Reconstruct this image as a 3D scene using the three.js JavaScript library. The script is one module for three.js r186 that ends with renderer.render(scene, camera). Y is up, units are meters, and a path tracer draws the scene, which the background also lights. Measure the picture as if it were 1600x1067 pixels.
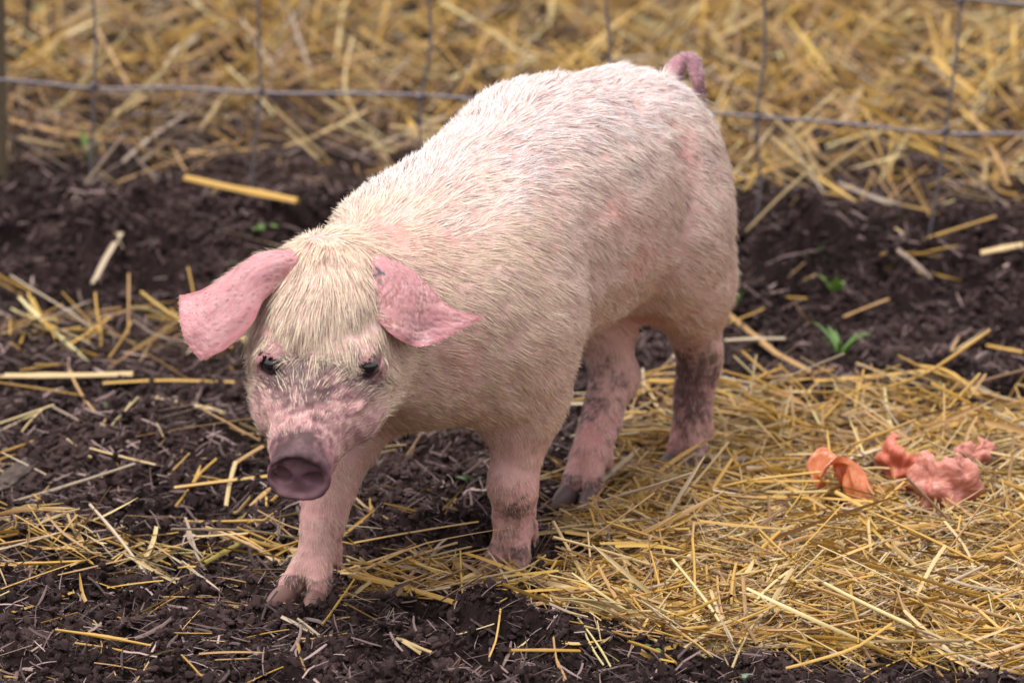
import * as THREE from 'three';
import { createNoise3D, createNoise2D } from 'simplex-noise';
import { mergeGeometries, mergeVertices } from 'three/addons/utils/BufferGeometryUtils.js';

// ------------------------------------------------------------------ camera, sky, sun, exposure
const scene = new THREE.Scene();
const PITCH = 16 * Math.PI / 180, DIST = 5, FPX = 8500;            // long lens, looking slightly down at the piglet
const camera = new THREE.PerspectiveCamera(2 * Math.atan(533.5 / FPX) * 180 / Math.PI, 1600 / 1067, 0.1, 400);
const AIM = new THREE.Vector3(0, 0.187, 0);
camera.position.set(0, AIM.y + DIST * Math.sin(PITCH), DIST * Math.cos(PITCH));
camera.lookAt(AIM);
camera.focus = 4.78;
camera.userData.fStop = 6.2;

const SKY_W = 256, SKY_H = 128, skyData = new Float32Array(SKY_W * SKY_H * 4);
for (let j = 0; j < SKY_H; j++) for (let i = 0; i < SKY_W; i++) {   // bright overcast: cloud deck a little brighter overhead
  const el = Math.sin(((j + 0.5) / SKY_H - 0.5) * Math.PI), k = (j * SKY_W + i) * 4;
  const b = el > 0 ? 0.34 + 0.48 * el : 0.17;
  skyData[k] = b * 1.03; skyData[k + 1] = b * 0.975; skyData[k + 2] = b * 0.985; skyData[k + 3] = 1;
}
const sky = new THREE.DataTexture(skyData, SKY_W, SKY_H, THREE.RGBAFormat, THREE.FloatType);
sky.mapping = THREE.EquirectangularReflectionMapping; sky.magFilter = THREE.LinearFilter; sky.needsUpdate = true;
scene.background = sky; scene.environment = sky;

const sun = new THREE.DirectionalLight(new THREE.Color(1, 0.95, 0.875), 1.5);   // sun behind thin cloud: very soft
sun.position.set(-1.2, 4.0, 0.9); sun.target.position.set(0, 0.2, -0.2);
sun.castShadow = true; sun.shadow.radius = 34; sun.shadow.mapSize.set(2048, 2048);
Object.assign(sun.shadow.camera, { left: -2, right: 2, top: 2, bottom: -2, near: 0.1, far: 12 });
scene.add(sun, sun.target);

const renderer = new THREE.WebGLRenderer({ antialias: true });
renderer.toneMapping = THREE.LinearToneMapping;
renderer.toneMappingExposure = 2.0;
renderer.shadowMap.enabled = true;

// ------------------------------------------------------------------ helpers
function rngOf(seed) { let a = seed >>> 0; return () => { a = (a + 0x6D2B79F5) | 0; let t = Math.imul(a ^ (a >>> 15), 1 | a); t = (t + Math.imul(t ^ (t >>> 7), 61 | t)) ^ t; return ((t ^ (t >>> 14)) >>> 0) / 4294967296; }; }
const n3 = createNoise3D(rngOf(11)), n2 = createNoise2D(rngOf(12)), n2b = createNoise2D(rngOf(13));
const V = (x, y, z) => new THREE.Vector3(x, y, z);
const clamp = (x, a = 0, b = 1) => Math.min(b, Math.max(a, x));
const mix = (a, b, t) => a + (b - a) * t;
const smooth = (a, b, x) => { const t = clamp((x - a) / (b - a)); return t * t * (3 - 2 * t); };
const camPos = camera.position.clone();
camera.updateMatrixWorld(true);
const camRight = V(1, 0, 0), camUp = V(0, Math.cos(PITCH), -Math.sin(PITCH)), camFwd = V(0, -Math.sin(PITCH), -Math.cos(PITCH));
function rayDir(px, py) { return camFwd.clone().addScaledVector(camRight, (px - 800) / FPX).addScaledVector(camUp, (533.5 - py) / FPX).normalize(); }
function atZ(px, py, z) { const d = rayDir(px, py); return camPos.clone().addScaledVector(d, (z - camPos.z) / d.z); }   // measured point of the place at a known depth
const names = {};
function numbered(n) { const k = names[n] = (names[n] ?? -1) + 1; return k ? `${n}_${String(k).padStart(3, '0')}` : n; }
function shadows(o) { o.traverse((m) => { if (m.isMesh) { m.castShadow = true; m.receiveShadow = true; } }); return o; }
function put(o, name, userData) { o.name = numbered(name); o.userData = userData; scene.add(o); return shadows(o); }
function part(geometry, material, name, parent) { const m = new THREE.Mesh(geometry, material); m.name = name; m.castShadow = m.receiveShadow = true; parent.add(m); return m; }

// ------------------------------------------------------------------ ground: rooted-up soil, a low bank at the fence line, littered paddock behind it
const fenceZ = (x) => -0.93 + 0.15 * x;
const FEET = [[0.108, 0.057], [0.275, -0.055], [-0.11, 0.012], [-0.245, 0.05]].map(([f, l]) => [-0.5 * f + 0.866 * l, 0.866 * f + 0.5 * l]);
const ridged = (x, y) => 1 - Math.abs(n2(x, y));
const MOUNDS = [[-0.018, 0.315, 0.046, 0.042], [0.04, 0.335, 0.036, 0.046], [0.10, 0.355, 0.028, 0.05], [-0.09, 0.37, 0.02, 0.06], [-0.45, 0.06, 0.018, 0.10], [-0.11, 0.40, 0.012, 0.09], [-0.33, 0.36, 0.008, 0.1],
  [-0.36, -0.33, 0.024, 0.09], [-0.22, -0.16, 0.018, 0.07], [-0.05, 0.05, 0.012, 0.06], [0.32, -0.42, 0.02, 0.1], [0.47, -0.5, 0.02, 0.1], [-0.5, -0.6, 0.02, 0.12]];
function strawCover(x, z) {                                          // 0 bare soil .. 1 deep straw
  const w = n2b(x * 5, z * 5) * 0.5 + n2b(x * 13 + 7, z * 13) * 0.3;
  let c = 0;
  const back = smooth(0.02, -0.12, z - fenceZ(x) + w * 0.05);        // beyond the fence
  c = Math.max(c, back * clamp(0.84 + 0.12 * x + smooth(-0.25, -0.8, z - fenceZ(x)) * 0.5 + w * 0.4));
  const right = smooth(-0.03, 0.09, x + (z - 0.25) * 0.12 + w * 0.07) * smooth(-0.49, -0.41, z + w * 0.05) * smooth(0.385, 0.31, z - 0.10 * x + w * 0.04);
  c = Math.max(c, right);
  c = Math.max(c, 0.85 * Math.exp(-(((x + 0.04) / 0.13) ** 2 + ((z - 0.17) / 0.075) ** 2) * 1.2));
  c = Math.max(c, 0.9 * Math.exp(-(((x + 0.36) / 0.3) ** 2 + ((z + 0.62) / 0.07) ** 2)));
  c = Math.max(c, 0.55 * Math.exp(-(((x + 0.40) / 0.22) ** 2 + ((z - 0.10) / 0.06) ** 2)));
  c = Math.max(c, 0.5 * Math.exp(-(((x + 0.23) / 0.07) ** 2 + ((z - 0.05) / 0.07) ** 2)));
  return clamp(c);
}
function groundY(x, z) {
  const d = z - fenceZ(x), far = smooth(-2.5, -6, z) + smooth(3, 6, Math.abs(x)) + smooth(2, 4, z);
  const bank = smooth(0.24, 0.02, d + 0.05 * n2(x * 4, z * 4)), cover = strawCover(x, z), soil = 1 - 0.65 * cover;
  let h = bank * 0.068 + 0.012 * n2(x * 2.6, z * 2.6 + 4) * soil + 0.02 * n2b(x * 0.35, z * 0.35) * clamp(far);
  let lump = 0;
  if (far < 1) {
    const wx = x + 0.02 * n2(x * 9, z * 9), wz = z + 0.02 * n2b(x * 9, z * 9);
    lump = 0.014 * n2(wx * 9, wz * 9) + 0.019 * (ridged(wx * 16, wz * 16) - 0.6) + 0.0075 * (ridged(wx * 40 + 3, wz * 40) - 0.6) + 0.0034 * n2(wx * 90, wz * 90 + 9) + 0.0018 * n2(x * 190, z * 190);
    lump *= soil * (1 + 0.8 * bank * smooth(-0.05, 0.05, d));
    for (const [mx, mz, a, r] of MOUNDS) { const q = ((x - mx) ** 2 + ((z - mz) * 1.5) ** 2) / (r * r); if (q < 6) h += a * Math.exp(-q); }
  }
  let keep = 1;
  for (const [fx, fz] of FEET) keep *= 1 - Math.exp(-((x - fx) ** 2 + (z - fz) ** 2) / 0.0016);
  return (h + lump * (1 - clamp(far))) * (0.12 + 0.88 * keep) - 0.002 * (1 - keep);
}
function onGround(px, py) {                                          // where a line of sight meets the ground
  const d = rayDir(px, py); let t = (camPos.y - 0.12) / -d.y;
  for (let i = 0; i < 400; i++) { const p = camPos.clone().addScaledVector(d, t); const g = p.y - groundY(p.x, p.z); if (g < 0.0005) return p; t += Math.max(0.001, g * 0.9); }
  return camPos.clone().addScaledVector(d, t);
}
function noiseTexture(size, seed, fn) {
  const d = new Uint8Array(size * size * 4), r = rngOf(seed);
  for (let j = 0; j < size; j++) for (let i = 0; i < size; i++) { const c = fn(i / size, j / size, r); d.set([c[0], c[1], c[2], 255], (j * size + i) * 4); }
  const t = new THREE.DataTexture(d, size, size); t.wrapS = t.wrapT = THREE.RepeatWrapping; t.magFilter = THREE.LinearFilter; t.minFilter = THREE.LinearMipmapLinearFilter; t.generateMipmaps = true; t.needsUpdate = true; return t;
}
const torus = (u, v, k, o = 0) => n3(Math.cos(u * 2 * Math.PI) * k + o, Math.sin(u * 2 * Math.PI) * k + Math.cos(v * 2 * Math.PI) * k * 1.7, Math.sin(v * 2 * Math.PI) * k * 1.7 - o);
const soilTone = noiseTexture(512, 3, (u, v, r) => { const t = 205 + 26 * torus(u, v, 5) + 22 * torus(u, v, 16, 5) + 20 * torus(u, v, 40, 9) + (r() - 0.5) * 46; return [t, t * 0.985, t * 0.97].map((x) => clamp(x, 0, 255)); });
soilTone.colorSpace = THREE.SRGBColorSpace;
const soilRelief = noiseTexture(512, 4, (u, v, r) => { const t = 128 + 50 * torus(u, v, 18) + 40 * torus(u, v, 45, 3) + (r() - 0.5) * 60; return [t, t, t].map((x) => clamp(x, 0, 255)); });
const damp = (x, z) => 1 + 0.34 * n2(x * 3.1 + 8, z * 3.1) + 0.24 * n2b(x * 8 + 1, z * 8);   // damp and dry patches of soil
function axis(fineA, fineB, step, farA, farB) {
  const a = []; for (let x = fineA; x <= fineB; x += step) a.push(x);
  let s = step, x = fineB; while (x < farB) { s *= 1.16; x += s; a.push(x); }
  s = step; x = fineA; while (x > farA) { s *= 1.16; x -= s; a.unshift(x); }
  return a;
}
{
  const xs = axis(-0.62, 0.62, 0.0036, -180, 180), zs = axis(-1.25, 0.5, 0.0042, -180, 60), nx = xs.length, nz = zs.length;
  const pos = new Float32Array(nx * nz * 3), uv = new Float32Array(nx * nz * 2), col = new Float32Array(nx * nz * 3), idx = new Uint32Array((nx - 1) * (nz - 1) * 6);
  for (let j = 0; j < nz; j++) for (let i = 0; i < nx; i++) {
    const x = xs[i], z = zs[j], k = j * nx + i;
    pos.set([x, groundY(x, z), z], k * 3); uv.set([x * 2.5, z * 2.5], k * 2);
    const c = strawCover(x, z), n = 0.5 + 0.5 * n2(x * 14, z * 14), m = 0.5 + 0.5 * n2b(x * 55, z * 55), t = damp(x, z) * (0.8 + 0.25 * n2(x * 33 + 5, z * 33) + 0.3 * (m - 0.5));   // soil; rotted straw dust where straw lies
    const dust = c * (0.3 + 0.7 * n);
    col.set([mix(0.040, 0.085, dust) * t, mix(0.025, 0.054, dust) * t, mix(0.0255, 0.034, dust) * t], k * 3);
  }
  let q = 0; for (let j = 0; j < nz - 1; j++) for (let i = 0; i < nx - 1; i++) { const a = j * nx + i, b = a + 1, c = a + nx, d = c + 1; idx.set([a, c, b, b, c, d], q); q += 6; }
  const g = new THREE.BufferGeometry(); g.setAttribute('position', new THREE.BufferAttribute(pos, 3)); g.setAttribute('uv', new THREE.BufferAttribute(uv, 2)); g.setAttribute('color', new THREE.BufferAttribute(col, 3)); g.setIndex(new THREE.BufferAttribute(idx, 1)); g.computeVertexNormals();
  const m = new THREE.MeshPhysicalMaterial({ vertexColors: true, map: soilTone, bumpMap: soilRelief, bumpScale: 0.003, roughness: 0.95, specularIntensity: 0.25 });
  put(new THREE.Mesh(g, m), 'ground', { kind: 'structure', label: 'dark rooted-up soil of the pig paddock', category: 'ground' });
}
// crumbs of soil and shreds of rotten plant matter: nobody could count them
const xformA = new THREE.Matrix4(), quatA = new THREE.Quaternion(), eulA = new THREE.Euler(), colA = new THREE.Color();
function scatterInto(group, name, geometry, material, count, seed, place) {
  const r = rngOf(seed), im = new THREE.InstancedMesh(geometry, material, count); im.name = name; let n = 0, tries = 0;
  while (n < count && tries < count * 12) { tries++; const p = place(r); if (!p) continue; xformA.compose(p.pos, p.quat, p.scale); im.setMatrixAt(n, xformA); im.setColorAt(n, colA.setRGB(...p.color)); n++; }
  im.count = n; im.castShadow = im.receiveShadow = true; group.add(im); return im;
}
function viewSpot(r) {                                               // a spot on the ground in or round the view, nearer ground more densely
  const z = r() < 0.72 ? mix(-0.75, 0.5, r()) : mix(-1.5, -0.75, r()), x = (r() * 2 - 1) * 0.68;
  return [x, z];
}
{
  const crumbs = new THREE.Group(), mat = new THREE.MeshPhysicalMaterial({ roughness: 0.95, specularIntensity: 0.25, color: 0xffffff });
  for (let v = 0; v < 6; v++) {
    let g = new THREE.IcosahedronGeometry(1, 2); g.deleteAttribute('uv'); g.deleteAttribute('normal'); g = mergeVertices(g, 1e-4); const p = g.attributes.position;
    for (let i = 0; i < p.count; i++) { const x = p.getX(i), y = p.getY(i), z = p.getZ(i), s = 0.8 + 0.3 * n3(x * 1.3 + v * 7, y * 1.3, z * 1.3) + 0.16 * n3(x * 3.4, y * 3.4 + v * 5, z * 3.4); p.setXYZ(i, x * s, y * s * 0.8, z * s); }
    g.computeVertexNormals();
    scatterInto(crumbs, 'crumb', g, mat, 21000, 40 + v, (r) => {
      const [x, z] = viewSpot(r); if (r() < strawCover(x, z) * 0.75) return null;
      const clump = 0.5 + 0.5 * n2(x * 16 + 3, z * 16); if (r() > 0.25 + clump) return null;
      const s = 0.0009 + 0.0046 * Math.pow(r(), 3) * (0.6 + 0.8 * clump), t = damp(x, z) * (0.6 + 0.75 * r());
      return { pos: V(x, groundY(x, z) + s * 0.25, z), quat: quatA.setFromEuler(eulA.set(r() * 6, r() * 6, r() * 6)).clone(), scale: V(s * (0.7 + r() * 1.4), s * 0.9, s * (0.6 + r() * 0.6)), color: [0.044 * t, 0.0285 * t, 0.028 * t] };
    });
  }
  crumbs.position.set(0, 0, 0);
  put(crumbs, 'soil_crumbs', { kind: 'stuff', label: 'loose dark crumbs of soil over the ground', category: 'soil' });
  const litter = new THREE.Group(), mat2 = new THREE.MeshStandardMaterial({ roughness: 0.9, side: THREE.DoubleSide });
  for (let v = 0; v < 8; v++) {                                      // bent flat shreds: bark, stems, chaff
    const r0 = rngOf(70 + v), pos = [], idx = [], N = 4, w = 0.014 + 0.075 * r0() * r0(), bend = (r0() - 0.5) * 0.6;
    for (let i = 0; i <= N; i++) { const s = i / N - 0.5, ww = w * (1 - 1.2 * s * s) * (0.7 + 0.5 * r0()), cy = 0.16 * (0.25 - s * s) * (r0() + 0.2), cz = bend * s * s; pos.push(s, cy, cz - ww, s, cy + w * 0.7, cz, s, cy, cz + ww); }
    for (let i = 0; i < N; i++) for (let k = 0; k < 2; k++) { const a = i * 3 + k; idx.push(a, a + 1, a + 3, a + 1, a + 4, a + 3); }
    const g = new THREE.BufferGeometry(); g.setAttribute('position', new THREE.Float32BufferAttribute(pos, 3)); g.setIndex(idx); g.computeVertexNormals();
    scatterInto(litter, 'shred', g, mat2, 6000, 80 + v, (r) => {
      const [x, z] = viewSpot(r), L = 0.005 + 0.034 * Math.pow(r(), 2.4); const patch = 0.5 + 0.5 * n2b(x * 7 + 2, z * 7); if (r() > 0.25 + patch) return null;
      const k = r(), t = 0.6 + 0.7 * r(); const c = k < 0.36 ? [0.10, 0.066, 0.064] : k < 0.64 ? [0.20, 0.135, 0.13] : k < 0.76 ? [0.36, 0.265, 0.25] : [0.055, 0.036, 0.034];
      return { pos: V(x, groundY(x, z) + 0.0015 + 0.004 * r(), z), quat: quatA.setFromEuler(eulA.set((r() - 0.5) * 1.3, r() * 6.28, (r() - 0.5) * 1.3, 'YXZ')).clone(), scale: V(L, L * 0.8, L), color: c.map((q) => q * t) };
    });
  }
  put(litter, 'plant_litter', { kind: 'stuff', label: 'small grey and brown shreds of rotten plant matter in the soil', category: 'litter' });
}

// ------------------------------------------------------------------ straw
const strawMap = noiseTexture(256, 21, (u, v, r) => { const s = 214 + 22 * torus(0.1, v, 9) + 16 * torus(0.2, v, 30, 4) + 12 * torus(u, v, 6, 8) + (r() - 0.5) * 14 - (torus(u, v, 14, 2) > 0.62 ? 60 : 0); return [s, s * 0.985, s * 0.95].map((x) => clamp(x, 0, 255)); });
strawMap.colorSpace = THREE.SRGBColorSpace;
function strawShape(seed, kind, straight) {                                    // unit length along x, unit width
  const r = rngOf(seed), N = kind === 'blade' ? 7 : 6, R = kind === 'blade' ? 2 : 6, pos = [], uv = [], idx = [];
  const bow = (r() - 0.5) * 0.16, bow2 = (r() - 0.5) * 0.14, kink = r() < 0.5 ? 0.25 + 0.5 * r() : -1, ky = (r() - 0.5) * 0.5, kz = (r() - 0.5) * 1.3, soft = straight ? 0.35 : 1, flat = kind === 'flat' ? 0.3 : 0.75, twist = (r() - 0.5) * 2.4, node = 0.3 + 0.4 * r();
  for (let i = 0; i <= N; i++) {
    const s = i / N, x = s - 0.5, hump = 0.25 - x * x; let y = bow * hump * soft, z = bow2 * hump * 2 * soft;
    if (kink > 0 && s > kink) { y += (s - kink) * ky * 0.3 * soft; z += (s - kink) * kz * 0.5 * soft; }
    let w = 0.5 * (kind === 'blade' ? Math.sqrt(Math.max(0.02, 1 - s ** 2.2)) * (0.7 + 0.5 * s) : 0.9 + 0.12 * r()); if (kind === 'stem' && Math.abs(s - node) < 0.5 / N) w *= 1.22;
    for (let k = 0; k <= R; k++) {
      if (kind === 'blade') { const t = k / R * 2 - 1, a = twist * s; pos.push(x, y, z, t * w * Math.sin(a) + (1 - t * t) * 0.12 * Math.cos(a), t * w * Math.cos(a) - (1 - t * t) * 0.12 * Math.sin(a)); }
      else { const a = k / R * Math.PI * 2; pos.push(x, y, z, Math.sin(a) * w * flat, Math.cos(a) * w); }
      uv.push(s * 1.5 + seed * 0.13, k / R * 0.5 + seed * 0.31);
    }
  }
  for (let i = 0; i < N; i++) for (let k = 0; k < R; k++) { const a = i * (R + 1) + k, b = a + 1, c = a + R + 1, d = c + 1; idx.push(a, b, c, b, d, c); }
  return { pos, uv, idx };
}
// length and width are applied when a shape is built, so that stems stay round
function strawGeometry(shape, L, w) {
  const { pos, uv, idx } = shape, P = new Float32Array(pos.length / 5 * 3);
  for (let i = 0, q = 0; i < pos.length; i += 5, q += 3) { P[q] = pos[i] * L; P[q + 1] = pos[i + 1] * L + pos[i + 3] * w; P[q + 2] = pos[i + 2] * L + pos[i + 4] * w; }
  const g = new THREE.BufferGeometry(); g.setAttribute('position', new THREE.BufferAttribute(P, 3)); g.setAttribute('uv', new THREE.Float32BufferAttribute(uv, 2)); g.setIndex(idx); g.computeVertexNormals(); return g;
}
const KINDS = ['stem', 'stem', 'flat', 'flat', 'blade', 'stem', 'flat', 'blade'];
const SHAPES = []; for (let i = 0; i < 24; i++) SHAPES.push({ kind: KINDS[i % 8], ...strawShape(100 + i, KINDS[i % 8]) });
const STRAW = { golden: [0.78, 0.485, 0.115], pale: [0.84, 0.635, 0.33], tan: [0.64, 0.395, 0.175], brown: [0.33, 0.20, 0.105], grey: [0.42, 0.325, 0.27], white: [0.72, 0.60, 0.46], green: [0.50, 0.42, 0.10], twig: [0.12, 0.075, 0.075] };
const strawMats = Object.fromEntries(Object.entries(STRAW).map(([k, c]) => [k, new THREE.MeshStandardMaterial({ color: new THREE.Color().setRGB(...c), map: strawMap, roughness: k === 'golden' || k === 'pale' ? 0.42 : 0.7, side: THREE.DoubleSide })]));
const XAX = V(1, 0, 0);
function layAlong(a, b, roll = 0) { const d = b.clone().sub(a).normalize(), q = new THREE.Quaternion(), z = V().crossVectors(d, V(0, 1, 0)).normalize(), y = V().crossVectors(z, d); q.setFromRotationMatrix(new THREE.Matrix4().makeBasis(d, y, z)); return q.multiply(new THREE.Quaternion().setFromAxisAngle(XAX, roll)); }
function restOn(a, b, pad) {                                         // lift a stalk until no point of it is under the soil
  let up = -1; for (let i = 0; i <= 6; i++) { const t = i / 6, x = mix(a.x, b.x, t), z = mix(a.z, b.z, t), y = mix(a.y, b.y, t); up = Math.max(up, groundY(x, z) - y); }
  a.y += up + pad; b.y += up + pad;
}
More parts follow.
